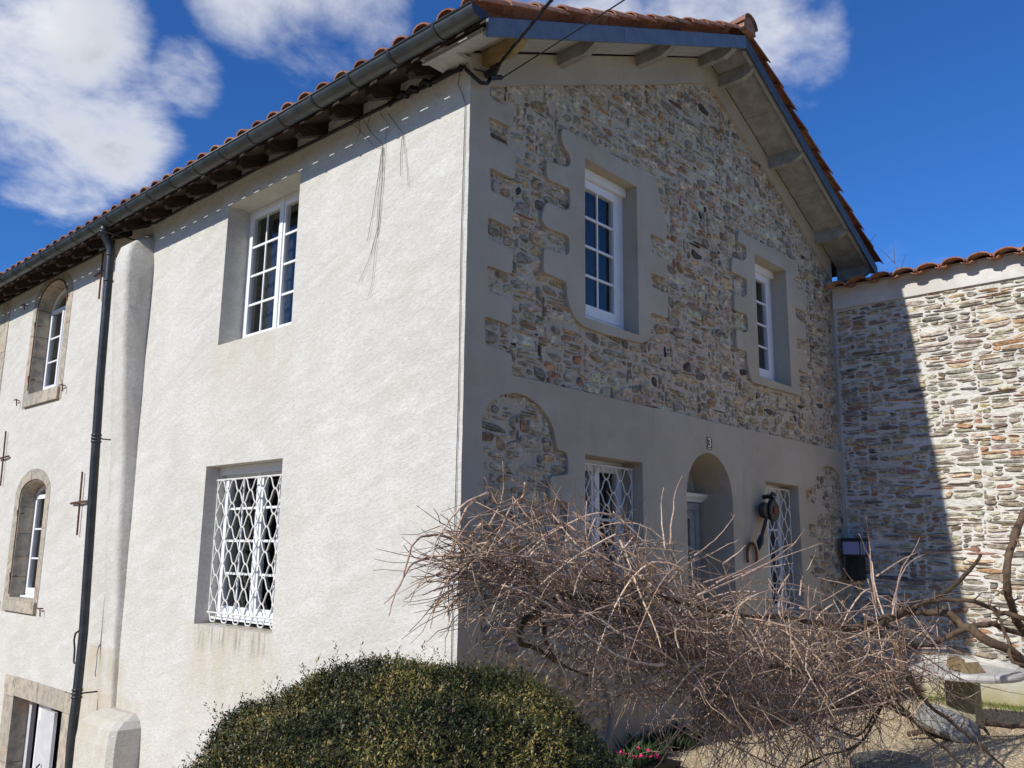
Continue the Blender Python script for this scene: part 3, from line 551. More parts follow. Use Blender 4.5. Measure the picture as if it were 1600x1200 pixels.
# dressed stone surrounds, block by block
def blocks(outer, inner, us, vs, name, proud=.006, depth=.30):
    """cut the ring between two loops into blocks along given polar angles"""
    cu = (min(p[0] for p in inner) + max(p[0] for p in inner)) / 2; cv = (min(p[1] for p in inner) + max(p[1] for p in inner)) / 2
    def hit(L, w):
        best = None; dx, dy = math.cos(w), math.sin(w)
        for i in range(len(L)):
            a = L[i]; b = L[(i + 1) % len(L)]; ex, ey = b[0] - a[0], b[1] - a[1]; dn = dx * ey - dy * ex
            if abs(dn) < 1e-9: continue
            t = ((a[0] - cu) * ey - (a[1] - cv) * ex) / dn; s = ((a[0] - cu) * dy - (a[1] - cv) * dx) / dn
            if t > 0 and -1e-6 <= s <= 1 + 1e-6 and (best is None or t < best): best = t
        return (cu + dx * best, cv + dy * best)
    for k in range(len(us)):
        w0, w1 = us[k], us[(k + 1) % len(us)]
        if w1 <= w0: w1 += 2 * math.pi
        g_ = .006
        ws = [w0 + g_ + (w1 - w0 - 2 * g_) * q / 8 for q in range(9)]
        # include corners of loops
        cs = sorted(set([round(math.atan2(p[1] - cv, p[0] - cu), 5) for p in outer + inner]))
        for c in cs:
            for sh in (0, 2 * math.pi):
                if w0 + g_ < c + sh < w1 - g_: ws.append(c + sh)
        ws = sorted(ws)
        poly = [hit(outer, w) for w in ws] + [hit(inner, w) for w in reversed(ws)]
        mb = plate([poly], mapA, -proud, depth); make(name, mb, M_ASHLAR, side)
def angs(cu, cv, pts): return sorted(math.atan2(z - cv, y - cu) for y, z in pts)
blocks(A3o, A3i, angs(8.965, (2.26 + 3.945) / 2, [(8.2, 2.26), (9.74, 2.26), (9.74, 2.75), (9.74, 3.2), (9.7, 3.75), (9.2, 4.07), (8.6, 4.05), (8.22, 3.7), (8.2, 3.2), (8.2, 2.8), (8.95, 2.05)]), 0, 'surround_stone')
blocks(A4o, A4i, angs(8.83, (-.745 + .91) / 2, [(8.2, -.745), (9.55, -.745), (9.55, -.3), (9.55, .2), (9.5, .75), (9.0, 1.09), (8.3, .8), (8.2, .25), (8.2, -.25), (8.9, -.95)]), 0, 'surround_stone')
# protruding sills
for (y0, y1, z0, z1) in ((8.26, 9.62, 2.06, 2.235), (8.22, 9.42, -.93, -.775)):
    c = (y0 + y1) / 2 + .1
    for a, b in ((y0, c - .004), (c + .004, y1)):
        mb = MB(); mb.box(-.045, .02, a, b, z0, z1); make('sill_stone', mb, M_ASHLAR, side)
for (y0, y1, z0, z1) in ((8.664, 9.06, -2.05, -1.79), (7.85, 8.656, -2.03, -1.78), (6.95, 7.842, -2.03, -1.785), (6.62, 6.942, -2.03, -1.80), (8.66, 9.02, -2.9, -2.058), (8.66, 9.10, -3.6, -2.908), (8.66, 9.02, -4.3, -3.608), (6.68, 6.97, -2.9, -2.038), (6.66, 6.97, -3.6, -2.908), (6.68, 6.97, -4.3, -3.608)):
    mb = MB(); mb.box(-.012, .34, y0, y1, z0, z1); make('surround_stone', mb, M_ASHLAR, side)
# tan quoin strip far along the wall
for k in range(9):
    z0 = -4.3 + k * .93; mb = MB(); mb.box(-.010, .04, 10.85, 11.25 + (.16 if k % 2 else 0), z0, z0 + .92); make('quoin_stone', mb, M_ASHLAR, side)

# 5) windows ---------------------------------------------------------------
def window(parent, name, mapf, u0, u1, z0, z1, d, cols, rows, archrise=0, curtain=(), sill=True, label=None, mull=None):
    """casement pair; d = depth of the frame face"""
    F = .055 if mull is None else .10; ST = .06 if mull is None else .085
    def bx(mb, a0, a1, c0, c1, d0, d1):
        P = [mapf(a, c, q) for a in (a0, a1) for c in (c0, c1) for q in (d0, d1)]
        mb.add(P, [(0, 1, 3, 2), (4, 6, 7, 5), (0, 4, 5, 1), (2, 3, 7, 6), (0, 2, 6, 4), (1, 5, 7, 3)])
    g_ = MB(); ZT = z1
    if archrise:
        ol = arch(u0, u1, z0, z1, archrise, 12); il = arch(u0 + F, u1 - F, z0 + F, z1, archrise - F, 12)
        plate([ol, il], mapf, d, d + .07, g_)
    else:
        bx(g_, u0, u0 + F, z0, z1, d, d + .07); bx(g_, u1 - F, u1, z0, z1, d, d + .07); bx(g_, u0 + F, u1 - F, z1 - F, z1, d, d + .07); bx(g_, u0 + F, u1 - F, z0, z0 + F, d, d + .07)
    win = make(name, g_, M_WHITE, parent, label=label)
    ms = [] ; mid = (u0 + u1) / 2
    halves = [(u0 + F - .006, mid - .002), (mid + .002, u1 - F + .006)] if mull is None else [(u0 + F - .006, u1 - F + .006)]
    zb, zt = z0 + F - .006, z1 - F + .006
    for h0, h1 in halves:
        S = MB(); st = ST
        bx(S, h0, h0 + st, zb, zt, d - .014, d + .045); bx(S, h1 - st, h1, zb, zt, d - .014, d + .045)
        bx(S, h0 + st, h1 - st, zb, zb + st + .02, d - .014, d + .045)
        if not archrise: bx(S, h0 + st, h1 - st, zt - st, zt, d - .014, d + .045)
        make('sash', S, M_WHITE, win)
        if archrise and h0 == halves[0][0]:
            S = MB(); bx(S, u0 + F, u1 - F, z1 - .03, z1 + .03, d - .010, d + .045); make('transom', S, M_WHITE, win)
        a0, a1 = h0 + st, h1 - st; b0, b1 = zb + st + .02, (zt - st if not archrise else zt)
        for i in range(1, rows):
            zz = b0 + (b1 - b0) * i / rows; S = MB(); bx(S, a0, a1, zz - .012, zz + .012, d - .004, d + .012); make('glazing_bar', S, M_WHITE, win)
        for i in range(1, cols):
            uu = a0 + (a1 - a0) * i / cols; S = MB(); bx(S, uu - .010, uu + .010, b0, b1, d - .003, d + .011); make('glazing_bar', S, M_WHITE, win)
        for i in range(cols):
            for j in range(rows):
                p0, p1 = a0 + (a1 - a0) * i / cols, a0 + (a1 - a0) * (i + 1) / cols; q0, q1 = b0 + (b1 - b0) * j / rows, b0 + (b1 - b0) * (j + 1) / rows
                S = MB(); P = [mapf(a, c, d + .014) for a, c in ((p0, q0), (p1, q0), (p1, q1), (p0, q1))]; S.add(P, [(0, 1, 2, 3)]); make('pane', S, M_GLASS, win, fix=False)
    if archrise:
        S = MB(); L = arch(u0 + F, u1 - F, z1 + .03, z1 + .03, archrise - F - .03, 10); V = [mapf(a, c, d + .014) for a, c in L]; S.add(V, [tuple(range(len(V)))]); make('pane', S, M_GLASS, win, fix=False)
    if sill:
        S = MB(); bx(S, u0 + .01, u1 - .01, z0 - .002, z0 + .022, d - .07, d - .002); make('window_sill', S, M_WHITE, win)
    if mull is None:
        S = MB(); bx(S, mid - .028, mid + .028, zb, zt, d - .028, d - .016); make('cover_strip', S, M_WHITE, win)
    for c0, c1 in curtain:
        S = MB(); n = max(6, int((c1 - c0) / .03)); V = []
        for i in range(n + 1):
            u = c0 + (c1 - c0) * i / n; q = d + .16 + .022 * math.sin(i * 1.9) + .01 * math.sin(i * .8)
            V += [mapf(u, z0 + .02, q + .01), mapf(u, z1 + archrise, q)]
        S.add(V, [(2 * i, 2 * i + 2, 2 * i + 3, 2 * i + 1) for i in range(n)]); make('curtain', S, M_CURTAIN, win, fix=False, smooth=True)
    return win
wA1 = window(house, 'window', mapA, A1[0], A1[1], A1[2] + .02, A1[3], .275, 2, 4, curtain=((3.15, 3.8), (2.5, 2.75)))
wA2 = window(house, 'window', mapA, A2[0], A2[1], A2[2] + .05, A2[3], .235, 2, 4, curtain=((3.62, 3.86),))
wA3 = window(house, 'arched_window', mapA, 8.40, 9.53, 2.262, 3.58, .19, 1, 3, archrise=.34)
wA4 = window(house, 'arched_window', mapA, 8.36, 9.30, -.742, .70, .20, 1, 3, archrise=.19)
wB1 = window(house, 'window', mapB, *W1[:2], W1[2] + .01, W1[3], .185, 2, 4, curtain=((2.03, 2.40),), mull=0)
wB2 = window(house, 'window', mapB, *W2[:2], W2[2] + .01, W2[3], .225, 2, 4, curtain=((5.55, 5.9),), mull=0)
wB3 = window(house, 'window', mapB, *W3[:2], W3[2] + .01, W3[3], .245, 1, 3, curtain=((2.18, 2.42), (1.6, 1.8)))
wB4 = window(house, 'window', mapB, *W4[:2], W4[2] + .01, W4[3], .245, 1, 3, curtain=((5.6, 5.93),))
# roller box strip over the grilled side window
for wn, (u0, u1, z1), mp, d in ((wA2, (A2[0] + .005, A2[1] - .005, A2[3] - .002), mapA, .16), (wB1, (W1[0] + .005, W1[1] - .005, W1[3] - .002), mapB, .13), (wB2, (W2[0] + .005, W2[1] - .005, W2[3] - .002), mapB, .17)):
    S = MB(); P = [mp(a, c, q) for a in (u0, u1) for c in (z1 - .085, z1) for q in (d, d + .05)]
    S.add(P, [(0, 1, 3, 2), (4, 6, 7, 5), (0, 4, 5, 1), (2, 3, 7, 6), (0, 2, 6, 4), (1, 5, 7, 3)]); make('blind_box', S, M_WHITE, wn)
# wavy iron grilles
def grille(mapf, u0, u1, z0, z1, d, P=.225, rowh=.1215, label=None):
    t = MB(); r = .0078
    t.tube([mapf(u0 - .03, z0, d), mapf(u1 + .03, z0, d)], .009, 6); t.tube([mapf(u0 - .03, z1, d), mapf(u1 + .03, z1, d)], .009, 6)
    t.tube([mapf(u0, z0, d), mapf(u0, z1, d)], .008, 6); t.tube([mapf(u1, z0, d), mapf(u1, z1, d)], .008, 6)
    gr = make('window_grille', t, M_GRILLE, house, label=label, smooth=False)
    n = int(round((z1 - z0 - .02) / rowh)); rh = (z1 - z0 - .01) / n
    for i in range(n + 1):
        zc = z1 - .005 - rh * (i + .5); s = 1 if i % 2 else -1; pts = []
        if i == n: zc = z0 - rh * .5 + .012
        m = int((u1 - u0) / P * 20)
        for k in range(m + 1):
            u = u0 + (u1 - u0) * k / m; ph = math.cos(2 * math.pi * (u - u0) / P)
            w = math.tanh(1.05 * ph) / math.tanh(1.05)
            z = zc + s * rh * .5 * w
            if i == n and z < z0 - .09: z = z0 - .09
            pts.append(mapf(u, z, d))
        mb = MB(); mb.tube(pts, r, 5); make('wavy_bar', mb, M_GRILLE, gr, smooth=True)
    return gr
grille(mapA, 2.475, 3.80, -.66, .70, .10)
grille(mapB, 1.57, 2.44, -.66, .80, .115)
grille(mapB, 5.10, 5.955, -.66, .80, .115)
# door at the back of the arched porch
S = MB(); S.box(3.20, 4.36, .462, .52, -1.77, 1.10); make('porch_back_wall', S, M_SMOOTH, house)
S = MB(); S.box(3.34, 3.42, .40, .46, -1.74, .56); S.box(4.12, 4.20, .40, .46, -1.74, .56); S.box(3.42, 4.12, .40, .46, .48, .56)
M_DOOR = mat('shade_dimmed_door_paint', rough=.5, fn=vary((.30, .29, .27), (.38, .37, .35), 8., .0006, 30.)); dr = make('front_door', S, M_DOOR, house)  # white door toned down to grey, the porch dimness put into its colour
S = MB(); S.box(3.422, 3.52, .415, .445, -1.73, .478); S.box(4.02, 4.118, .415, .445, -1.73, .478); S.box(3.52, 4.02, .415, .445, -1.73, -.9); S.box(3.52, 4.02, .415, .445, .38, .478); make('door_leaf', S, M_DOOR, dr)
S = MB(); S.add([(3.52, .428, -.9), (4.02, .428, -.9), (4.02, .428, .38), (3.52, .428, .38)], [(0, 1, 2, 3)]); make('pane', S, M_GLASS, dr, fix=False)
S = MB(); S.box(3.52, 4.02, .43, .44, -.3, -.27); S.box(3.52, 4.02, .43, .44, .05, .08); make('glazing_bar', S, M_SHUTTER, dr)
S = MB(); S.prism([(.30, .66), (.46, .66), (.46, .57), (.38, .57), (.36, .60), (.32, .625)], 'x', 3.275, 4.245); make('cornice', S, M_WHITE, dr)
S = MB(); S.box(3.27, 4.25, -.02, .46, -1.78, -1.735); make('door_step', S, M_SLAB, house)
# ground floor double door low on the side wall
S = MB(); S.box(.20, .26, 8.55, 8.66, -4.3, -2.03); S.box(.20, .26, 6.97, 7.08, -4.3, -2.03); S.box(.20, .26, 7.08, 8.55, -2.12, -2.03); gd = make('garage_door', S, M_SHUTTER, house)
S = MB(); S.box(.17, .22, 7.80, 8.22, -4.3, -2.08); make('door_leaf', S, M_WHITE, gd)
S = MB(); S.box(.05, .09, 7.36, 7.80, -4.3, -2.10); make('door_leaf', S, M_SHUTTER, gd)
S = MB(); S.box(.18, .22, 7.09, 7.34, -4.3, -2.12); make('door_leaf', S, M_WHITE, gd)
S = MB(); S.box(.145, .17, 7.90, 8.12, -3.3, -2.3); make('door_panel', S, M_SHUTTER, gd)
S = MB(); S.box(.30, .33, 6.98, 8.65, -4.3, -2.04); make('dark_gap_sheet', S, M_BLACK, gd)  # black sheet added to stand for the darkness in the gap between the leaves
S = MB(); S.tube([(.03, 7.60, -2.75), (.0, 7.62, -2.78), (.03, 7.64, -2.85)], .012, 6); make('door_handle', S, M_BLACK, gd)
# insides: floors, party wall, far walls (so that the rooms behind the panes are dim)
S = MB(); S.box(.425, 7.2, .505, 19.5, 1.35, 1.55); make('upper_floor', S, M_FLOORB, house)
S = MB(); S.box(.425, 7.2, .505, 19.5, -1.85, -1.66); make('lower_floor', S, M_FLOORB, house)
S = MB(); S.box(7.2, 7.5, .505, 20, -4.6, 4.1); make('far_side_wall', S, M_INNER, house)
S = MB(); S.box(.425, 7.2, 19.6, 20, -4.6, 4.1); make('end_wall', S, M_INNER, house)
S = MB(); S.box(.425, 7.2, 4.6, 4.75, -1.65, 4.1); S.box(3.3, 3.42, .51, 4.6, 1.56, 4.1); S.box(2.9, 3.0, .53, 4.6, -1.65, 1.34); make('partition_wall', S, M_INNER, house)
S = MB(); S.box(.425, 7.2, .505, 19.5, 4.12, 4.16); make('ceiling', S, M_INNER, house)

# 6) pier with rounded corner leaning into the wall, and its wider foot
S = MB(); rows_ = []; rr2 = random.Random(5)
zz = [-1.90, -1.6, -1.07, -.6, 0, .4, .9, 1.4, 1.93, 2.4, 2.9, 3.3, 3.55, 3.72, 3.82, 3.88]
for z in zz:
    p = float(np.interp(z, [-1.9, -1.07, .4, 1.16, 1.93, 3.5, 3.75, 3.88], [.05, .07, .145, .17, .25, .34, .28, .06])); y0 = float(np.interp(z, [-1.9, -1.07, 2, 3.5, 3.88], [5.50, 5.55, 5.62, 5.63, 5.70])); y1 = float(np.interp(z, [-1.9, 3.9], [5.92, 6.04]))
    p += rr2.uniform(-.008, .008); y0 += rr2.uniform(-.012, .012); c = min(.055, p * .5)
    rows_.append([(.02, y0), (-p + c, y0 + .01), (-p + c * .35, y0 + .01 + c * .3), (-p, y0 + .01 + c), (-p - .0, y1 - c), (-p + c, y1 - .01), (.02, y1)])
V = [(x, y, z) for z, r in zip(zz, rows_) for x, y in r]; n = 7
S.add(V, [(i * n + k, i * n + k + 1, (i + 1) * n + k + 1, (i + 1) * n + k) for i in range(len(zz) - 1) for k in range(n - 1)] + [tuple((len(zz) - 1) * n + k for k in range(n))])
make('wall_pier', S, M_RENDER, house, smooth=True)
S = MB(); V = []; zz = [-4.4, -3., -2.1, -1.93, -1.86, -1.80]
for i, z in enumerate(zz):
    q = [0, 0, 0, .02, .10, .24][i]; p = .33 - q * 1.05
    r = [(.02, 4.85 + q * .6), (-p + .06, 4.86 + q * .6), (-p, 4.92 + q * .6), (-p, 5.72 - q * .6), (-p + .06, 5.80 - q * .6), (.02, 5.80 - q * .6)]
    V += [(x, y, z) for x, y in r]
n = 6; S.add(V, [(i * n + k, i * n + k + 1, (i + 1) * n + k + 1, (i + 1) * n + k) for i in range(len(zz) - 1) for k in range(n - 1)] + [tuple((len(zz) - 1) * n + k for k in range(n))])
make('pier_foot', S, M_RENDER, house, smooth=False)

# 7) roof ------------------------------------------------------------------
cosL = 1 / math.hypot(1, SL); cosR = 1 / math.hypot(1, SR); BED = .19
S = MB()
S.add([(x, y, fz(x) + h) for y in (-OH + .03, 19.9) for x, h in ((-.33, .135), (XR, .135), (7.9, .135), (7.9, .165), (XR, .165), (-.33, .165))],
      [(0, 1, 4, 5), (1, 2, 3, 4), (6, 11, 10, 7), (7, 10, 9, 8), (0, 6, 7, 1), (1, 7, 8, 2), (5, 4, 10, 11), (4, 3, 9, 10), (0, 5, 11, 6), (2, 8, 9, 3)])
roof = make('roof', S, M_RAFTER, house, label='dark roof boarding under the clay tiles')
# barge boards
M_FASCIA2 = mat('darker_grey_board', rough=.5, fn=vary((.055, .066, .078), (.085, .098, .11), 6., .001, 30.), spec=.4)  # darker, greyer tone for the boards right of the ridge
def board(name, x0, x1, ya, yb, h0, h1, m, par=house):
    S = MB(); S.add([(x, y, fz(x) + h) for y in (ya, yb) for x, h in ((x0, h0), (x1, h0), (x1, h1), (x0, h1))], [(0, 1, 2, 3), (7, 6, 5, 4), (0, 4, 5, 1), (1, 5, 6, 2), (2, 6, 7, 3), (3, 7, 4, 0)])
    return make(name, S, m, par)
for a, b in ((-.33, 1.5), (1.503, 3.0), (3.003, XR - .002)): board('barge_board', a, b, -OH, -OH + .026, 0, .16, M_FASCIA, roof)
for a, b in ((XR + .002, 5.6), (5.603, 7.9)): board('barge_board', a, b, -OH, -OH + .026, 0, .16, M_FASCIA2, roof)
for a, b in ((-.30, XR - .05), (XR + .05, 7.85)): board('soffit_batten', a, b, -OH + .028, -OH + .085, .03, .075, M_SOFFIT, roof)
# purlins standing out of the gable, with panels between them
PX = [(.17, M_OCHRE), (1.18, M_PURLIN), (2.50, M_PURLIN), (3.84, M_PURLIN), (4.30, M_PURLIN), (5.60, M_PURLIN), (6.98, M_PURLIN), (7.78, M_PURLIN)]
for x, m in PX:
    s = SL if x < XR else -SR; z = fz(x); w = .038
    poly = [(.02, z - .055), (-OH + .20, z - .055), (-OH + .10, z - .01), (-OH + .03, z + .05), (-OH + .03, z + .13), (.02, z + .13)]
    S = MB(); S.add([(x + sx * w, y, zz_ + (s * sx * w if zz_ > z + .1 else 0)) for sx in (-1, 1) for y, zz_ in poly], [tuple(range(5, -1, -1)), tuple(range(6, 12))] + [(i, (i + 1) % 6, 6 + (i + 1) % 6, 6 + i) for i in range(6)])
    make('purlin', S, m, roof, label='yellowed purlin end nearest the corner' if m is M_OCHRE else None)
ex = [-.30] + [p[0] for p in PX] + [7.88]
for i in range(len(ex) - 1):
    a = ex[i] + (.042 if i else 0); b = ex[i + 1] - (.042 if i < len(ex) - 2 else 0)
    if i == 4: continue
    if a < XR < b: continue
    sub = [(a, b)] if b - a < .9 or i < 4 else [(a, (a + b) / 2 - .003), ((a + b) / 2 + .003, b)]
    if i < 4:                      # on the left slope: narrow boards running to the barge board
        for k in range(4):
            y0 = -OH + .09 + k * .107
            S = MB(); S.add([(x, y, fz(x) + h) for y in (y0, y0 + .104) for x, h in ((a, .095), (b, .095), (b, .115), (a, .115))], [(0, 1, 2, 3), (7, 6, 5, 4), (0, 4, 5, 1), (1, 5, 6, 2), (2, 6, 7, 3), (3, 7, 4, 0)])
            make('soffit_board', S, M_SOFFIT, roof)
    else:
        for a_, b_ in sub: board('soffit_panel', a_, b_, -OH + .09, -.002, .095, .115, M_PURLIN, roof)
board('soffit_panel', XR + .01, 4.255, -OH + .09, -.002, .095, .115, M_PURLIN, roof); board('soffit_panel', 3.885, XR - .01, -OH + .09, -.002, .095, .115, M_PURLIN, roof)
# rafter feet over the side wall
yy = .40
k = 0
while yy < 19:
    S = MB(); w = .042; x0, x1 = -.33, .10
    b0, b1 = fz(x0) + .02, fz(x1) + .02
    S.add([(x, yy + sy * w, z) for sy in (-1, 1) for x, z in ((x0, b0 + .03), (x0 + .04, b0), (x1, b1), (x1, b1 + .113), (x0, fz(x0) + .133))], [(4, 3, 2, 1, 0), (5, 6, 7, 8, 9)] + [(i, (i + 1) % 5, 5 + (i + 1) % 5, 5 + i) for i in range(5)])
    make('rafter_foot', S, M_RAFTER, roof); yy += .54 + R.uniform(-.02, .02); k += 1
# boxed corner under the gutter end
S = MB(); S.box(-.30, -.002, -.002, .30, 4.02, 4.03 + .03); make('corner_soffit', S, M_SOFFIT, roof)
S = MB(); S.add([(x, y, fz(x) + h) for y in (-OH + .09, .28) for x, h in ((-.30, .07), (-.004, .07), (-.004, .09), (-.30, .09))], [(0, 1, 2, 3), (7, 6, 5, 4), (0, 4, 5, 1), (1, 5, 6, 2), (2, 6, 7, 3), (3, 7, 4, 0)]); make('soffit_board', S, M_SOFFIT, roof)

# clay tiles: half-round covers over half-round channels
def tile_mesh(cover, L=.46, w0=.112, w1=.088, h=.082, th=.013, n=7):
    mb = MB(); V = []
    for (s, w, hh, zo) in ((0, w0, h, 0), (L, w1, h * .86, -.006)):
        if not cover: w = w0 + w1 - w
        for t_ in (0, th):
            for k in range(n + 1):
                a = math.pi * k / n; V.append((s, -(w - t_) * math.cos(a), zo + (hh - t_) * math.sin(a) * (1 if cover else -1)))
    m = n + 1; F = []
    for k in range(n):
        F += [(k, k + 1, 2 * m + k + 1, 2 * m + k), (m + k, 3 * m + k, 3 * m + k + 1, m + k + 1), (k, m + k, m + k + 1, k + 1), (2 * m + k, 2 * m + k + 1, 3 * m + k + 1, 3 * m + k)]
    F += [(0, 2 * m, 3 * m, m), (n, m + n, 3 * m + n, 2 * m + n)]
    return V, F
TC = tile_mesh(True); TN = tile_mesh(False, h=.055)
def mk_tile_me(VF):
    me = mesh_arrays('tile', VF[0], VF[1], [M_TILE], smooth=False, attrs={'tint': ('FLOAT', [0.0] * len(VF[0]))}); return me
ME_C, ME_N = mk_tile_me(TC), mk_tile_me(TN)
def frame_mat(side, x, y, off, tilt=0, jz=0, roll=0):
    """tile frame on a slope; x = plan position of lower end"""
    sl = SL if side == 'L' else SR; d = Vector((1, 0, sl)) if side == 'L' else Vector((-1, 0, sl)); d.normalize()
    yv = Vector((0, 1, 0)) if side == 'L' else Vector((0, -1, 0)); nv = d.cross(yv); 
    if nv.z < 0: nv = -nv; yv = -yv
    m = Matrix((d, yv, nv)).transposed()
    m = m @ Matrix.Rotation(tilt, 3, 'Y') @ Matrix.Rotation(jz, 3, 'Z') @ Matrix.Rotation(roll, 3, 'X')
    return m.to_4x4(), Vector((x, y, fz(x))) + nv * off
def put_tile(me, m4, p, par, name='roof_tile'):
    o = bpy.data.objects.new(name, me); COL.objects.link(o); o.parent = par
    o.matrix_basis = Matrix.Translation(p - wloc(par)) @ m4; return o
rest = MB(); rt = random.Random(9)
PITCH = .272; EXPO = .395
def addrest(VF, m4, p):
    rest.cur = rt.random(); M = Matrix.Translation(p) @ m4
    rest.add([tuple(M @ Vector(v)) for v in VF[0]], VF[1])
ncol = int(20.4 / PITCH)
YS = -.465
cnt = 0
for sidek in ('L', 'R'):
    c_ = cosL if sidek == 'L' else cosR; x_e = -.375 if sidek == 'L' else 7.90; rows = 12
    for col in range(ncol):
        y = YS + col * PITCH
        for r in range(rows):
            x = x_e + (1 if sidek == 'L' else -1) * r * EXPO * c_ * .975
            if (sidek == 'L' and x > XR - .12) or (sidek == 'R' and x < XR + .12): continue
            j = rt.uniform
            for kind, me, VF, dy, off in ((1, ME_C, TC, 0, .205), (0, ME_N, TN, PITCH / 2, .205)):
                eo = .018 if r == 0 else 0
                m4, p = frame_mat(sidek, x + (0 if kind else (.04 if sidek == 'L' else -.04)) + j(-.01, .01), y + dy + j(-.006, .006), off + (.025 if kind else .0) + eo, .035, j(-.025, .025), j(-.04, .04))
                near = (sidek == 'L' and ((r == 0 and col < 62) or (kind and col == 0) or (r < 3 and col < 12 and kind))) or (sidek == 'R' and col == 0)
                if near and cnt < 290: put_tile(me, m4, p, roof); cnt += 1
                else: addrest(VF, m4, p)
make('far_roof_tiles', rest, M_TILE, roof, kind='stuff', fix=False)
# ridge tiles
for k in range(14):
    y = -.60 + k * .40; mb = MB(); V = []
    for (yy_, w, h) in ((y, .165, .135), (y + .46, .14, .115)):
        for t_ in (0, .016):
            for q in range(9):
                a = math.pi * q / 8; V.append((XR + (w - t_) * math.cos(a), yy_, fz(XR) + .245 + (.02 if yy_ == y else 0) + (h - t_) * math.sin(a)))
    m = 9; F = []
    for q in range(8): F += [(q, q + 1, 2 * m + q + 1, 2 * m + q), (m + q, 3 * m + q, 3 * m + q + 1, m + q + 1), (q, m + q, m + q + 1, q + 1), (2 * m + q, 2 * m + q + 1, 3 * m + q + 1, 3 * m + q)]
    F += [(0, 2 * m, 3 * m, m), (8, m + 8, 3 * m + 8, 2 * m + 8)]
    mb.cur = rt.random(); mb.add(V, F); make('ridge_tile', mb, M_TILE, roof)
mb = MB(); mb.cur = .2; mb.prism([(XR - .15, fz(XR) + .19), (XR + .15, fz(XR) + .19), (XR + .12, fz(XR) + .33), (XR, fz(XR) + .375), (XR - .12, fz(XR) + .33)], 'y', -.575, -.50); make('ridge_end_tile', mb, M_TILE, roof)

# 8) gutter and downpipe
gx, gzc, gr = -.465, 4.045, .084
S = MB(); m = 10; V = []
ysg = [-OH - .03, 20.3]
for y in ysg:
    for rr_ in (gr, gr - .006):
        for k in range(m + 1):
            a = math.pi + math.pi * k / m; V.append((gx + rr_ * math.cos(a), y, gzc + rr_ * math.sin(a)))
q = m + 1
S.add(V, [f for k in range(m) for f in ((k, k + 1, 2 * q + k + 1, 2 * q + k), (q + k, 3 * q + k, 3 * q + k + 1, q + k + 1))] + [(0, 2 * q, 3 * q, q), (m, q + m, 3 * q + m, 2 * q + m)])
gut = make('gutter', S, M_ZINC, house, smooth=True)
S = MB(); S.tube([(gx - gr, ysg[0], gzc + .004), (gx - gr, ysg[1], gzc + .004)], .011, 8); make('rolled_rim', S, M_ZINC, gut, smooth=True)
S = MB(); S.prism([(gx + gr * math.cos(math.pi + math.pi * k / 12), gzc + gr * math.sin(math.pi + math.pi * k / 12)) for k in range(13)], 'y', ysg[0] - .004, ysg[0]); make('stop_end', S, M_ZINC, gut)
yb = -.12
while yb < 19.5:
    S = MB(); V = []
    for y in (yb - .016, yb + .016):
        for k in range(m + 1):
            a = math.pi - .1 + (math.pi + .1) * k / m; V.append((gx + (gr + .0085) * math.cos(a), y, gzc + (gr + .0085) * math.sin(a)))
    S.add(V, [(k, k + 1, q + k + 1, q + k) for k in range(m)]); make('gutter_bracket', S, M_PIPE, gut, smooth=True); yb += .545
pp = [(gx, 6.10, gzc - .06), (gx, 6.10, 3.93), (gx + .01, 6.12, 3.87), (-.40, 6.12, 3.80), (-.36, 6.11, 3.72), (-.355, 6.10, 3.6), (-.31, 6.13, 2.04), (-.285, 6.12, 1.29), (-.245, 6.10, .02), (-.22, 6.07, -1.0), (-.27, 5.95, -1.75), (-.30, 5.90, -2.1), (-.30, 5.86, -2.6), (-.30, 5.82, -4.0)]
S = MB(); S.tube(pp, .052, 14); dp = make('downpipe', S, M_PIPE, house, smooth=True)
for i, f in ((1, .3), (4, .8), (5, .2), (7, .0), (9, .9), (12, .3)):
    a = Vector(pp[i]).lerp(Vector(pp[i + 1]), f); d = (Vector(pp[i + 1]) - Vector(pp[i])).normalized()
    for e in (-.04, 0, .04) if i in (7, 9) else (0,):
        S = MB(); c = a + d * e; S.tube([c - d * .012, c + d * .012], .062, 12); make('pipe_collar', S, M_PIPE, dp, smooth=True)
    S = MB(); S.tube([a, (.0, a.y + .01, a.z)], .009, 5); make('pipe_bracket', S, M_BLACK, dp)
a = Vector(pp[9]); S = MB(); S.tube([a + Vector((-.03, .03, .02)), a + Vector((-.05, .10, -.02)), a + Vector((-.05, .12, -.10)), a + Vector((-.04, .10, -.20)), a + Vector((-.03, .115, -.34)), a + Vector((-.03, .09, -.36))], .012, 6); make('pipe_strap', S, M_BLACK, dp)

# 9) iron wall anchors, shutter catches, hinges
def anchor(y, z, up, dn, hw, tilt=0, lab=None):
    S = MB(); S.tube([(-.035, y + tilt, z + up), (-.035, y, z), (-.035, y - tilt, z - dn)], .013, 4)
    par = make('wall_anchor', S, M_RUST, side, label=lab)
    S = MB(); S.tube([(-.03, y - hw, z + .01), (-.05, y, z), (-.03, y + hw, z - .005)], .017, 4); make('cross_piece', S, M_RUST, par)
anchor(7.16, 3.70, .30, .38, .24, .01); anchor(10.2, 1.33, .42, .44, .22, .03); anchor(7.06, .55, .40, .42, .30, .02)
for y, z in ((10.09, 3.78), (9.90, 2.21), (8.09, 2.23), (9.70, -.80), (7.99, -.84)):
    S = MB(); S.tube([(.0, y, z), (-.06, y, z), (-.06, y - .05, z + .01), (-.05, y - .06, z - .10)], .009, 5); S.tube([(-.06, y, z), (-.06, y + .07, z + .005)], .009, 5); make('shutter_catch', S, M_RUST, side)
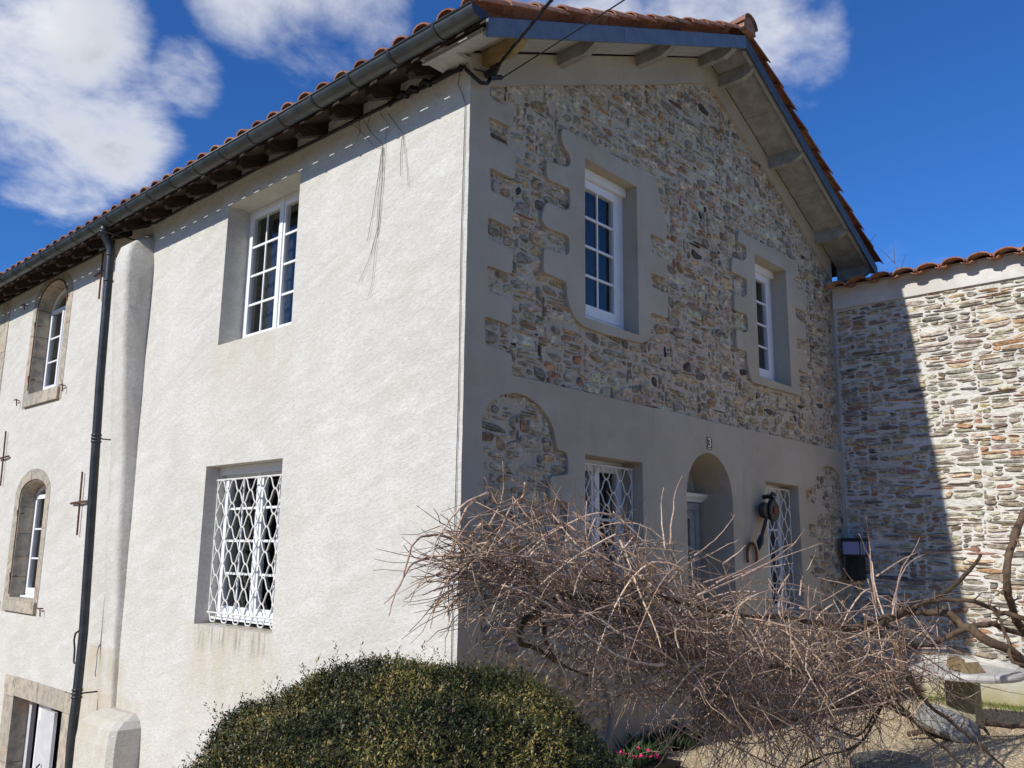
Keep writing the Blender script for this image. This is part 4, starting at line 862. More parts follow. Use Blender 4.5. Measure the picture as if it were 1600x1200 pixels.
for y, z in ((9.56, 3.35), (9.56, 2.50), (9.33, .45), (9.33, -.45), (8.38, 3.60)):
    S = MB(); S.tube([(-.01, y, z - .05), (-.02, y, z + .05)], .016, 6); S.tube([(-.02, y, z), (.06, y - .05, z)], .010, 5); make('hinge_pin', S, M_RUST, side)
S = MB(); L = [(9.55, 2.3), (9.545, 3.6)] + [(8.965 + .58 * math.cos(a), 3.60 + .36 * math.sin(a)) for a in np.linspace(.1, math.pi * .95, 10)]
S.tube([(-.012, 9.548, 2.32), (-.012, 9.548, 3.0), (-.012, 9.55, 3.58)] + [(-.012, 8.965 + .575 * math.cos(a), 3.60 + .365 * math.sin(a)) for a in np.linspace(.12, math.pi - .3, 12)], .010, 5); make('iron_edge_strip', S, M_RUST, side)
S = MB(); S.tube([(-.012, 9.32, -.70), (-.012, 9.325, .70)] + [(-.012, 8.83 + .49 * math.cos(a), .72 + .21 * math.sin(a)) for a in np.linspace(.12, math.pi - .3, 10)], .009, 5); make('iron_edge_strip', S, M_RUST, side)

# ------------------------------------------------------------------ the yard wall on the right
yard = thing('yard_wall', 'tall rubble stone wall with a clay tiled top, joining the gable and lit on its right part', 'wall', (7.7, -2.0, -1.77))
YL = -9.0
S = MB(); S.box(7.5, 7.95, YL, .0, -1.95, 3.80)
S2 = plate([[(YL, -1.95), (.40, -1.95), (.40, 3.80), (YL, 3.80)]], mapC, 0, .45); body = make('wall_body', S2, M_MORTAR2, yard)
S = MB(); S.box(7.462, 7.499, YL, -.002, 3.50, 3.835); make('render_band', S, M_BAND, yard)
S = MB(); S.prism([(7.452, -1.95), (7.499, -1.95), (7.499, -1.27), (7.470, -1.29)], 'y', YL, -.002); make('plinth', S, M_PLINTH, yard)
rr = random.Random(33)
cells = pack(-4.6, -.01, -1.25, 3.50, .036, .023, (3, 10), (1, 3), rr)
wC = lambda u, v: (u, v + .016 * math.sin(u * 2.1 + v * 1.3) + .010 * math.sin(u * 5.3))
SC = stones(cells, lambda a0, a1, b0, b1: a1 < -.01, mapC, 0, .026, .0050, rr, PAL_C, PW_C, wC, .03)
SC = [s for s in SC if max(v[2] for v in s[1]) < 3.50 and max(v[1] for v in s[1]) < -.002]
emit_stones(SC, body, 300, lambda s: s[0] * (1 if s[1][0][1] > -2.7 else .2))
# coping tiles
def flat_mat(d, p):
    d = Vector(d).normalized(); yv = Vector((0, 0, 1)).cross(d).normalized(); nv = d.cross(yv); return Matrix((d, yv, nv)).transposed().to_4x4(), Vector(p)
TC2 = tile_mesh(True, .62, .150, .13, .085, .015, 8); TN2 = tile_mesh(False, .62, .080, .075, .03, .013, 6); MC2, MN2 = mk_tile_me(TC2), mk_tile_me(TN2)
k = 0
for i in range(30):
    y = -.02 - i * .312 - .12
    for (x, sgn) in ((7.23, 1), (8.32, -1)):
        for me, dy, dz in ((MC2, 0, .005), (MN2, -.156, .012)):
            m4, p = flat_mat((sgn, 0, .16), (x, y + dy, 3.765 + dz + rt.uniform(-.006, .006)))
            m4 = m4 @ Matrix.Rotation(rt.uniform(-.03, .03), 4, 'Z') @ Matrix.Rotation(rt.uniform(-.04, .04), 4, 'X')
            put_tile(me, m4, p + Vector((sgn * .035 if me is MN2 else 0, 0, 0)), yard, 'coping_tile')
S = MB(); S.prism([(7.45, 3.80), (8.12, 3.80), (8.0, 3.86), (7.80, 3.885), (7.60, 3.86)], 'y', YL, -.01); make('coping_bed', S, M_MORTAR2, yard)
S = MB(); S.box(7.95, 8.02, YL, 0, -1.95, 3.78); make('back_face', S, M_PLINTH, yard)
for i in range(24):
    y = .1 - i * .40; S = MB(); V = []
    for (yy_, w, h) in ((y, .12, .09), (y - .45, .10, .08)):
        for q in range(9): a = math.pi * q / 8; V.append((7.79 + w * math.cos(a), yy_, 3.895 + h * math.sin(a)))
    S.cur = rt.random(); S.add(V, [(q, q + 1, 9 + q + 1, 9 + q) for q in range(8)]); make('coping_ridge_tile', S, M_TILE, yard)
# ------------------------------------------------------------------ small things on the walls
nb = MB(); nb.box(3.712, 3.822, -.005, .0, 1.112, 1.248); pl_ = make('house_number_plate', nb, M_PLATE); solo(pl_, 'small dark enamel number plate reading 3 above the arched porch', 'number plate')
tc = bpy.data.curves.new('digit', 'FONT'); tc.body = '3'; tc.size = .135; tc.extrude = .0015; tc.align_x = 'CENTER'; tc.align_y = 'CENTER'
to = bpy.data.objects.new('tmp', tc); COL.objects.link(to); dg = bpy.context.evaluated_depsgraph_get(); dg.update()
tm = bpy.data.meshes.new_from_object(to.evaluated_get(dg)); bpy.data.objects.remove(to)
S = MB(); S.add([(3.765 + (v.co.x - sum(q.co.x for q in tm.vertices) / len(tm.vertices)) * 1.15, -.0075 - v.co.z, 1.180 + v.co.y) for v in tm.vertices], [tuple(p.vertices) for p in tm.polygons]); make('digit', S, M_NUM, pl_)
S = MB(); S.prism([(3.722, 1.122), (3.808, 1.122), (3.808, 1.127), (3.722, 1.127)], 'y', -.0068, -.0052); S.prism([(3.722, 1.233), (3.808, 1.233), (3.808, 1.238), (3.722, 1.238)], 'y', -.0068, -.0052); make('plate_border', S, M_NUM, pl_)

# old iron pulley bracket hung beside the right grille
pu = thing('iron_pulley', 'black cast iron pulley wheel with a hooked arm fixed beside the right ground floor window', 'pulley', (5.0, -.02, .5))
S = MB(); S.lathe((4.96, -.13, .50), [(.03, -.03), (.115, -.03), (.125, -.018), (.10, -.008), (.10, .008), (.125, .018), (.115, .03), (.03, .03)], 22, 'y'); make('wheel', S, M_BLACK, pu, smooth=False)
S = MB(); S.lathe((4.96, -.13, .50), [(.02, -.045), (.045, -.042), (.045, .042), (.02, .045)], 14, 'y'); make('hub', S, M_RUST2, pu)
S = MB(); S.lathe((4.83, -.09, .50), [(.02, -.04), (.085, -.035), (.095, 0), (.085, .035), (.02, .04)], 20, 'y'); make('rear_wheel', S, M_BLACK, pu)
S = MB(); S.tube([(4.86, -.11, .46), (4.76, -.12, .32), (4.66, -.12, .18)], .020, 6); S.tube([(4.67, -.12, .20), (4.63, -.12, .13), (4.60, -.12, .045)], [.028, .040, .010], 6); make('arm', S, M_BLACK, pu)
S = MB(); S.tube([(5.0, .0, .66), (5.0, -.06, .67), (4.99, -.13, .64), (4.97, -.13, .55)], .026, 6); S.tube([(4.93, -.13, .66), (4.97, -.13, .70), (5.03, -.13, .69)], .022, 6); make('wall_bracket', S, M_BLACK, pu)
# rusty horseshoe hung below it
S = MB(); L = [(4.60 + .115 * math.cos(a), -.03, -.03 + .15 * math.sin(a)) for a in np.linspace(-.45, math.pi + .45, 18)]; S.tube(L, .017, 6)
hs = make('iron_hoop', S, M_RUST2, smooth=True); solo(hs, 'rust brown horseshoe shaped iron hoop hung below the black pulley', 'iron hoop')
# wall lantern in the inner corner
wl = thing('wall_lantern', 'black lantern with bluish glass faces fixed low in the inner corner of the two walls', 'lantern', (7.45, -.15, .0))
S = MB(); S.box(7.16, 7.44, -.29, -.04, -.02, .005); S.prism([(7.14, .185), (7.455, .185), (7.40, .225), (7.2, .225)], 'y', -.305, -.03)
for x in (7.16, 7.245, 7.345, 7.425):
    for y in (-.29, -.052): S.box(x, x + .012, y, y + .012, .005, .185)
make('lantern_frame', S, M_BLACK, wl)
for x0, x1 in ((7.174, 7.243), (7.259, 7.343), (7.359, 7.423)):
    S = MB(); S.box(x0, x1, -.286, -.280, .01, .18); make('glass_face', S, M_LGLASS, wl)
S = MB(); S.box(7.163, 7.168, -.277, -.055, .01, .18); make('glass_face', S, M_LGLASS, wl)
S = MB(); S.box(7.22, 7.42, -.25, -.06, -.33, -.021); S.box(7.30, 7.455, -.14, -.06, -.25, -.20); make('lantern_body', S, M_BLACK, wl)

# cables: bundle under the eave, service drop, thin wires, dry creeper
cb = thing('eave_cable', 'thick black cable bundle clipped along the sunlit wall under the rafters, looping at the corner', 'cable', (-.03, 3., 4.0))
pts = [(-.03, .05, 3.99), (-.035, .30, 3.985), (-.03, .93, 4.005), (-.035, 1.5, 4.01), (-.03, 2.12, 4.02), (-.03, 2.7, 4.03), (-.03, 3.3, 4.05), (-.03, 4.0, 4.04), (-.03, 4.72, 4.05), (-.03, 5.2, 4.04), (-.035, 5.6, 4.03), (-.15, 5.8, 4.0), (-.32, 6.1, 3.93), (-.2, 6.75, 3.97), (-.05, 6.9, 4.0), (-.03, 9, 4.03), (-.03, 14, 4.03)]
S = MB(); S.tube(pts, .016, 7); make('main_cable', S, M_CABLE, cb, smooth=True)
rc = random.Random(4)
for q in range(5):
    S = MB(); L = [(-.035 + rc.uniform(-.02, .012), .08 + .95 * k / 12, 3.985 + .016 * k / 12 + rc.uniform(-.028, .028)) for k in range(13)]; S.tube(L, rc.uniform(.006, .012), 5); make('loose_strand', S, M_CABLE, cb, smooth=True)
for y in (.45, .62, .75):
    S = MB(); S.tube([(-.05, y, 3.97), (-.06, y + .06, 4.02), (-.05, y + .12, 4.00)], .028, 6); make('cable_joint', S, M_CABLE, cb, smooth=True)
S = MB(); S.tube([(-.03, .05, 3.99), (-.05, -.0, 3.93), (-.03, -.06, 3.86), (.05, -.07, 3.83), (.13, -.07, 3.86), (.19, -.06, 3.95)], .017, 7); make('corner_loop', S, M_CABLE, cb, smooth=True)
S = MB(); S.tube([(.02, -.02, 3.96), (.10, -.04, 3.97), (.20, -.06, 3.98)], .008, 5); S.tube([(.14, -.05, 3.95), (.22, -.06, 4.02)], .035, 7); S.tube([(.16, -.06, 3.93), (.30, -.07, 3.99)], .022, 6); make('anchor_clamp', S, M_BLACK, cb)
def catenary(a, b, sag, n=14): return [(a.lerp(b, k / n) + Vector((0, 0, -sag * 4 * (k / n) * (1 - k / n)))) for k in range(n + 1)]
P0 = Vector((.20, -.06, 4.0))
SV = thing('service_cable', 'heavy black service cable rising from the house corner towards the lane', 'cable', tuple(P0))
d1 = Vector(DATA['cabA']); d2 = Vector(DATA['cabB'])
S = MB(); S.tube(catenary(P0, d1, .02, 40), .0125, 7); make('conductor', S, M_CABLE, SV, smooth=True)
S = MB(); L = catenary(P0, d1, .02, 240); S.tube([p + Vector((math.cos(i * 1.3) * .013, math.sin(i * 1.3) * .013, .0)) for i, p in enumerate(L)], .006, 5); make('twisted_strand', S, M_CABLE, SV, smooth=True)
S = MB(); S.tube([P0 + (d1 - P0).normalized() * .02, P0 + (d1 - P0).normalized() * .17], [.042, .022], 8); make('strain_clamp', S, M_BLACK, SV)
P1 = Vector((.31, -.07, 3.99)); S = MB(); S.tube(catenary(P1, d2, .04), .0055, 6)
o = make('telephone_wire', S, M_CABLE, smooth=True); solo(o, 'thin black telephone wire leaving the house corner below the heavier cable', 'wire')
S = MB(); S.tube([(-.03, .10, 3.97), (-.03, .12, 3.85), (-.02, .07, 3.74), (-.012, .045, 3.66), (-.012, .055, 2.5), (-.012, .04, 1.2), (-.012, .05, 0), (-.012, .045, -1.6)], .0032, 5)
o = make('corner_wire', S, M_WIRE, smooth=True); solo(o, 'thin dark wire running straight down the sunlit wall beside the house corner', 'wire')
dc = thing('dry_creeper', 'withered thin creeper stems dangling on the sunlit wall under the eave', 'creeper', (-.01, 1.1, 4.0))
for L in ([(1.62, 4.02), (1.50, 3.93), (1.36, 3.78), (1.24, 3.66), (1.10, 3.60)], [(1.42, 3.98), (1.28, 3.80), (1.12, 3.64), (1.13, 3.4), (1.15, 3.0), (1.14, 2.8), (1.25, 2.55), (1.38, 2.36)], [(1.18, 3.97), (1.06, 3.84), (1.08, 3.66), (1.10, 3.2), (1.12, 2.9), (1.16, 2.55), (1.18, 2.35), (1.22, 2.2)],
          [(1.06, 3.93), (.94, 3.78), (.84, 3.66), (.80, 3.5), (.76, 3.3), (.73, 3.12)], [(.84, 3.66), (.85, 3.45), (.845, 3.25)], [(1.12, 3.62), (1.16, 3.3), (1.22, 3.0), (1.27, 2.75)], [(1.12, 3.64), (1.09, 3.3), (1.13, 2.85), (1.21, 2.6)], [(1.50, 4.05), (1.46, 3.9), (1.52, 3.8)], [(1.3, 4.05), (1.36, 3.9), (1.30, 3.78)]):
    pp_ = [(-.014 - .006 * (k % 2), y, z) for k, (y, z) in enumerate(L)]
    S = MB(); S.cur = .5; S.tube(pp_, .0030, 4, .0016); make('stem', S, M_GREYTWIG, dc, smooth=True)

# ------------------------------------------------------------------ the dry climbing vine
vine = thing('climbing_vine', 'big tangled leafless climbing vine with pinkish brown canes sprawling before the gable', 'climbing vine', (4.6, -2.6, -1.77))
rv = random.Random(17); nv_ = np.random.RandomState(5)
def crook(P, sub=3, j=.012):
    """smooth a hand-placed line with a little wander"""
    P = [Vector(p) for p in P]; out = []
    for i in range(len(P) - 1):
        p0 = P[max(i - 1, 0)]; p1 = P[i]; p2 = P[i + 1]; p3 = P[min(i + 2, len(P) - 1)]
        for k in range(sub):
            t = k / sub; q = .5 * ((2 * p1) + (p2 - p0) * t + (2 * p0 - 5 * p1 + 4 * p2 - p3) * t * t + (-p0 + 3 * p1 - 3 * p2 + p3) * t ** 3)
            out.append(q + Vector((rv.gauss(0, j), rv.gauss(0, j), rv.gauss(0, j)))) if i or k else out.append(q)
    out.append(P[-1]); return out
for iT, (L, a, b) in enumerate(DATA['trunks']):
    if iT == 1: L = L + [[5.5, -3.4, -.95]]
    if iT in (3, 4, 5): L = [[5.5, -3.4, -.95]] + L
    a *= 1.12; b *= 1.12
    pts = crook(L, 4, a * .22); n = len(pts); S = MB(); S.cur = rv.random()
    S.tube(pts, [(a + (b - a) * k / (n - 1)) * rv.uniform(.88, 1.14) for k in range(n)], 8); make('trunk' if a > .03 else 'branch', S, M_TRUNK, vine, smooth=True)
    for q in range(int(n * .6)):          # knots and stubs
        p = pts[rv.randrange(n)]; d = Vector((rv.gauss(0, 1), rv.gauss(0, 1), rv.gauss(.2, 1))).normalized(); S = MB(); S.cur = rv.random(); S.tube([p, p + d * rv.uniform(.05, .13)], a * .35, 5, a * .2); make('stub', S, M_TRUNK, vine)
# root of the vine out to the right
S = MB(); S.cur = .3; S.tube(crook([(5.9, -4.0, -1.78), (5.7, -3.8, -1.3), (5.5, -3.4, -.95), Vector(DATA['trunks'][0][0][0])], 4, .01), .05, 9); make('trunk', S, M_TRUNK, vine, smooth=True)
MS = [(Vector(m[:3]) + Vector((0, 0, dz_)), m[3] * sc_) for m, dz_, sc_ in zip(DATA['mass'], (-.12, -.20, -.22, -.24, -.15, -.07, -.03, 0, 0), (.68, .68, .72, .74, .80, .90, 1, 1, 1))]
def mpoint(s):
    s = min(max(s, 0), len(MS) - 1.001); i = int(s); t = s - i
    return MS[i][0].lerp(MS[i + 1][0], t), MS[i][1] * (1 - t) + MS[i + 1][1] * t, (MS[i + 1][0] - MS[i][0]).normalized()
def inside(p):
    best = 9
    for i in range(len(MS) - 1):
        a, ra = MS[i]; b, rb = MS[i + 1]; t = min(max((p - a).dot(b - a) / (b - a).length_squared, 0), 1); q = a.lerp(b, t); r = ra + (rb - ra) * t
        d = p - q; best = min(best, math.sqrt((d.x / r) ** 2 + (d.y / (r * .85)) ** 2 + (d.z / r) ** 2))
    return best
for L in DATA['canes']:
    r0 = rv.uniform(.0058, .0086); pts = crook(L, 3, .0022); S = MB(); S.cur = rv.random(); out_ = inside(pts[0]) > inside(pts[-1]); S.tube(pts, r0 * (.28 if out_ else 1), 5, r0 * (1 if out_ else .28)); make('cane', S, M_CANE, vine, smooth=True)
def cane_path(s0, length, drift):
    c, r, t = mpoint(s0)
    off = Vector((rv.gauss(0, .32), rv.gauss(0, .42), rv.gauss(.12, .50))) * r
    p = c + off; d = (t * rv.choice([1, 1, 1, 1, -.6]) + Vector((rv.gauss(0, .35), rv.gauss(0, .35), rv.gauss(.12, .5)))).normalized()
    n = max(7, int(length / .09)); pts = [p.copy()]; curl = Vector((rv.gauss(0, .065), rv.gauss(0, .065), rv.gauss(-.045, .075)))
    for k in range(n):
        d = (d + curl + Vector((rv.gauss(0, .05), rv.gauss(0, .05), rv.gauss(-drift, .05)))).normalized(); p = p + d * (length / n)
        e = inside(p)
        if e > 1.0: d = (d - (p - mpoint(s0)[0]).normalized() * .10 * (e - 1) * 3).normalized()
        if e > 1.55 or p.z < -1.74 or p.y > -.06: break
        pts.append(p.copy())
    return pts
TW = MB(); LC_ = MB()
def addtw(pts, r0, r1, n=3): TW.cur = rv.random(); TW.tube(pts, r0, n, r1, caps=False)
cnt_c = 0
for k in range(690):
    s0 = rv.triangular(0, len(MS) - 1, 2.6); ln = rv.uniform(.7, 2.3) if s0 < 5.5 else rv.uniform(.5, 1.4)
    pts = cane_path(s0, ln, .012)
    if len(pts) < 5: continue
    r0 = rv.choice([.0032, .0042, .0055, .0075]) * rv.uniform(.85, 1.15)
    if cnt_c < 230 and len(pts) > 9 and k % 2 == 0: S = MB(); S.cur = rv.random(); S.tube(pts, r0 * 1.1, 5, r0 * .4); make('cane', S, M_CANE, vine, smooth=True, fix=False); cnt_c += 1
    else: LC_.cur = rv.random(); LC_.tube(pts, r0, 4, r0 * .4, caps=False)
    for q in range(rv.randint(1, 5)):     # side shoots at the nodes
        i = rv.randrange(1, len(pts)); d = ((pts[i] - pts[i - 1]).normalized() + Vector((rv.gauss(0, .8), rv.gauss(0, .8), rv.gauss(0, .8)))).normalized(); l = rv.uniform(.05, .28); p = pts[i]
        addtw([p, p + d * l * .5 + Vector((rv.gauss(0, .012), rv.gauss(0, .012), rv.gauss(0, .012))), p + d * l], .0030, .0015)
for k in range(2000):
    s0 = rv.triangular(0, len(MS) - 1.02, 3.0); c, r, t = mpoint(s0)
    u = Vector((rv.gauss(0, 1), rv.gauss(0, 1), rv.gauss(0, 1))).normalized() * (rv.random() ** .45); p = c + Vector((u.x * r, u.y * r * .8, u.z * r * .92))
    if p.z < -1.70 or p.y > -.12: continue
    d = Vector((rv.gauss(0, 1) - .3, rv.gauss(0, 1), rv.gauss(0, .8))).normalized(); l = rv.uniform(.08, .38) * (.6 if s0 > 6 else 1)
    m_ = p + d * l * .5 + Vector((rv.gauss(0, .02), rv.gauss(0, .02), rv.gauss(0, .02)))
    addtw([p, m_, p + d * l + Vector((0, 0, -.03 * l))], rv.uniform(.0018, .0034), .0012)
# lower skirts hanging to the ground on the right and the tail on the left
for k in range(170):
    s0 = rv.uniform(.3, 4.2); c, r, t = mpoint(s0); p = c + Vector((rv.gauss(0, .4) * r, rv.gauss(-.1, .45) * r, -r * rv.uniform(.3, .8))); n = rv.randint(4, 8); d = Vector((rv.gauss(0, .6), rv.gauss(-.1, .5), -.6)).normalized(); pts = [p]
    for q in range(n):
        d = (d + Vector((rv.gauss(0, .25), rv.gauss(0, .25), rv.gauss(0, .15)))).normalized(); p = p + d * .09
        if p.z < -1.72 or p.y > -.08: break
        pts.append(p)
    if len(pts) > 2: addtw(pts, .0038, .0016)
for k in range(110):
    s0 = rv.uniform(6.2, 7.9); c, r, t = mpoint(s0); p = c + Vector((rv.gauss(0, .3) * r, rv.gauss(0, .4) * r, rv.gauss(0, .45) * r)); n = rv.randint(5, 9); d = (t + Vector((rv.gauss(0, .2), rv.gauss(0, .3), rv.gauss(0, .22)))).normalized(); pts = [p]
    for q in range(n): d = (d + Vector((rv.gauss(0, .12), rv.gauss(0, .12), rv.gauss(-.03, .12)))).normalized(); p = p + d * .05; pts.append(p)
    addtw(pts, .0032, .0014)
make('twigs', TW, M_TWIG, vine, kind='stuff', fix=False); make('thin_canes', LC_, M_CANE, vine, kind='stuff', fix=False)

# ------------------------------------------------------------------ clipped evergreen bush
bush = thing('clipped_bush', 'rounded clipped dark green evergreen bush in front of the sunlit wall corner', 'bush', (-2.03, -1.80, -1.77))
BC = np.array([-2.04, -1.82, -1.52]); BR = np.array([1.13, 1.13, 1.02])
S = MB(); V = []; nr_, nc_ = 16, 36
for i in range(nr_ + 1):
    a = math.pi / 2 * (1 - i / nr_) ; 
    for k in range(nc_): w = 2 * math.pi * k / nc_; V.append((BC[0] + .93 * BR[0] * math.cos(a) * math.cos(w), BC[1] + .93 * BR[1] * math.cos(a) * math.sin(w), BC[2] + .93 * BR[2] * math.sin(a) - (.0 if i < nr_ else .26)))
S.add(V, [(i * nc_ + k, i * nc_ + (k + 1) % nc_, (i + 1) * nc_ + (k + 1) % nc_, (i + 1) * nc_ + k) for i in range(nr_) for k in range(nc_)]); make('dark_core', S, M_CORE, bush, fix=False)  # solid dark core shell added under the leaves to close see-through gaps
S = MB(); S.cur = .2; S.tube([(-2.03, -1.8, -1.8), (-2.0, -1.8, -1.2), (-2.05, -1.78, -.8)], .06, 8, .03); make('trunk', S, M_TRUNK, bush)
NS = 34000; rb = np.random.RandomState(8)
ct = rb.uniform(-.12, 1, NS); ph = rb.uniform(0, 2 * np.pi, NS); st_ = np.sqrt(np.clip(1 - ct ** 2, 0, 1)); nrm = np.stack([st_ * np.cos(ph), st_ * np.sin(ph), ct], 1)
# only the half one could see from around the path, plus a rim
vd = (np.array(cm['loc']) - BC); vd = vd / np.linalg.norm(vd); keep = (nrm @ vd > -.45); nrm = nrm[keep]; NS = len(nrm)
def lump(n): return .030 * np.sin(n[:, 0] * 9 + 2 * n[:, 2]) * np.sin(n[:, 1] * 8 + 1) + .02 * np.sin(n[:, 2] * 17 + n[:, 0] * 11)
rf = 1 + lump(nrm) + rb.normal(0, .012, NS) + (rb.rand(NS) < .035) * rb.uniform(.02, .075, NS)
cen = BC + nrm * BR * rf[:, None]
ax = nrm * .55 + rb.normal(0, .38, (NS, 3)) + np.array([0, 0, .45]); ax /= np.linalg.norm(ax, axis=1, keepdims=True)
LV = []; LF = []; LC = []
sprig_c = np.clip(.5 + 5.0 * (np.sin(nrm[:, 0] * 9 + nrm[:, 2] * 7) * np.sin(nrm[:, 1] * 11 + nrm[:, 2] * 5 + 2) * .12) + rb.normal(0, .30, NS), 0, 1)
NL = 9
for j in range(NL):
    t = (j + .5) / NL; pos = cen + ax * ((t - .55) * .062)[..., None] if False else cen + ax * (t - .55) * .062
    rnd = rb.normal(0, 1, (NS, 3)); side_ = np.cross(ax, rnd); side_ /= np.linalg.norm(side_, axis=1, keepdims=True)
    d = side_ * .8 + ax * .62; d /= np.linalg.norm(d, axis=1, keepdims=True); w = np.cross(d, ax + rb.normal(0, .3, (NS, 3))); w /= np.linalg.norm(w, axis=1, keepdims=True)
    ln = rb.uniform(.009, .021, NS)[:, None]; wd = rb.uniform(.0020, .0042, NS)[:, None]
    a = pos; b = pos + d * ln * .55 + w * wd; c = pos + d * ln; e = pos + d * ln * .55 - w * wd
    k0 = sum(len(x) for x in LV); LV.append(np.stack([a, b, c, e], 1).reshape(-1, 3)); LF.append(np.arange(NS)[:, None] * 4 + np.arange(4) + k0)
    g_ = sprig_c + rb.normal(0, .16, NS); 
    c0 = np.array([.018, .024, .006]); c1 = np.array([.105, .108, .022]); c2 = np.array([.27, .20, .06]); c3 = np.array([.10, .055, .028])
    cc = c0 + (c1 - c0) * np.clip(g_, 0, 1)[:, None]; yl = (g_ > .93)[:, None]; cc = np.where(yl, c2, cc); br = (rb.rand(NS) < .05)[:, None]; cc = np.where(br, c3, cc)
    LC.append(np.repeat(cc, 4, 0))
LV = np.concatenate(LV); LF = np.concatenate(LF); LC = np.concatenate(LC)
me = bpy.data.meshes.new('crown'); me.vertices.add(len(LV)); me.vertices.foreach_set('co', (LV - BC).astype(np.float32).ravel())
me.loops.add(LF.size); me.loops.foreach_set('vertex_index', LF.astype(np.int32).ravel()); me.polygons.add(len(LF)); me.polygons.foreach_set('loop_start', np.arange(0, LF.size, 4, dtype=np.int32)); me.update(calc_edges=True)
at = me.attributes.new('col', 'FLOAT_COLOR', 'POINT'); at.data.foreach_set('color', np.concatenate([LC, np.ones((len(LC), 1))], 1).astype(np.float32).ravel()); me.materials.append(M_LEAF)
o = bpy.data.objects.new('crown', me); COL.objects.link(o); o.parent = bush; o.location = Vector(BC) - bush.location; o['kind'] = 'stuff'

# ------------------------------------------------------------------ things in the yard
tb = thing('stone_table', 'round pale stone table on a square mossy pedestal at the foot of the yard wall', 'table', (5.75, -1.86, -1.77))
S = MB(); S.lathe((5.72, -1.86, 0), [(.50, -1.25), (.535, -1.24), (.55, -1.215), (.55, -1.195), (.535, -1.175), (.50, -1.17)], 40); make('table_top', S, M_TABLE, tb)
S = MB(); S.box(5.80, 6.08, -1.90, -1.62, -1.80, -1.251); make('pedestal', S, M_PED, tb)
S = MB(); S.lathe((0, 0, 0), [(.20, -.13), (.255, -.12), (.285, -.07), (.29, 0), (.285, .06), (.25, .12), (.19, .14)], 30)
q_ = Matrix.Rotation(.30, 3, 'Y') @ Matrix.Rotation(.28, 3, 'X'); S.v = [tuple(q_ @ Vector(v) + Vector((4.98, -1.86, -1.645))) for v in S.v]
o = make('stone_drum', S, M_DRUM, smooth=True); solo(o, 'tilted grey granite drum lying on the gravel before the stone table', 'stone drum')
lg = MB(); lg.cur = None; lg.prism([(-.06, -.05), (.07, -.04), (.05, .06), (-.04, .07)], 'x', -.16, .16)
lg.v = [tuple(Matrix.Rotation(.5, 3, 'Z') @ Vector(v) + Vector((5.55, -1.83, -1.115))) for v in lg.v]; o = make('split_log', lg, M_LOG); solo(o, 'short split log lying on top of the round stone table', 'log')
lg = MB(); lg.prism([(-.05, -.05), (.05, -.045), (.03, .05)], 'x', -.12, .12)
lg.v = [tuple(Matrix.Rotation(-.4, 3, 'Z') @ Vector(v) + Vector((5.42, -2.02, -1.118))) for v in lg.v]; o = make('split_log', lg, M_LOG); solo(o, 'small wedge of wood at the front edge of the stone table', 'log')
S = MB(); pts = crook([(4.55, -1.62, -1.70), (4.9, -1.95, -1.62), (5.25, -2.2, -1.63), (5.7, -2.45, -1.66), (6.4, -2.9, -1.70)], 4, .008); S.cur = .4; S.tube(pts, .026, 7, .020)
fb_ = thing('fallen_branch', 'long brown cut branch lying across the gravel past the stone drum', 'branch', (5.2, -2.1, -1.77)); make('stem', S, M_TRUNK, fb_, smooth=True)
S = MB(); S.cur = .5; S.tube([pts[6], pts[6] + Vector((-.05, -.10, -.02)), pts[6] + Vector((-.16, -.16, -.05))], .020, 6, .014); make('side_branch', S, M_TRUNK, fb_, smooth=True)
S = MB(); L = rounded([(3.05, -1.62), (3.45, -1.50), (3.85, -1.66), (3.75, -2.0), (3.30, -2.10), (3.0, -1.9)], .08, 2, .012, 2); S.prism(L, 'z', -1.79, -1.725); o = make('flagstone', S, M_SLAB); solo(o, 'flat grey flagstone set in the gravel under the vine', 'flagstone')
tr_ = thing('folding_trestle', 'grey galvanised folding trestle half hidden under the vine at the gravel edge', 'trestle', (3.5, -1.35, -1.77))
for dx, dy in ((0, 0), (.12, .28)):
    S = MB(); S.tube([(3.46 + dx, -1.42 + dy, -1.76), (3.60 + dx, -1.22 + dy, -1.36)], .018, 6); S.tube([(3.74 + dx, -1.32 + dy, -1.76), (3.58 + dx, -1.24 + dy, -1.36)], .018, 6); make('leg', S, M_GALV, tr_)
S = MB(); S.tube([(3.56, -1.30, -1.355), (3.74, -.92, -1.355)], .024, 8); make('top_bar', S, M_GALV, tr_)
# low plants and flowers at the wall foot
def tuft(name, lab, cx, cy, n, hgt, spread, cols, leafw=.012, cat='plant', seed=1):
    rr_ = random.Random(seed); S = MB()
    for k in range(n):
        a = rr_.uniform(0, 6.28); r = spread * rr_.random() ** .6; x, y = cx + r * math.cos(a), cy + r * math.sin(a) * .5; z = gz(x, y); h = hgt * rr_.uniform(.4, 1.1); dx, dy = rr_.gauss(0, .35) * h, rr_.gauss(0, .35) * h; w = leafw * rr_.uniform(.6, 1.2); px_, py_ = math.cos(a + 1.5) * w, math.sin(a + 1.5) * w
        S.cur = tuple(c * rr_.uniform(.7, 1.3) for c in rr_.choice(cols))
        S.add([(x - px_ * .4, y - py_ * .4, z), (x + px_ * .4, y + py_ * .4, z), (x + dx * .5 + px_, y + dy * .5 + py_, z + h * .6), (x + dx, y + dy, z + h), (x + dx * .5 - px_, y + dy * .5 - py_, z + h * .6)], [(0, 1, 2, 3, 4)])
    return S
DG = [(.02, .04, .012), (.03, .055, .018), (.045, .07, .03)]
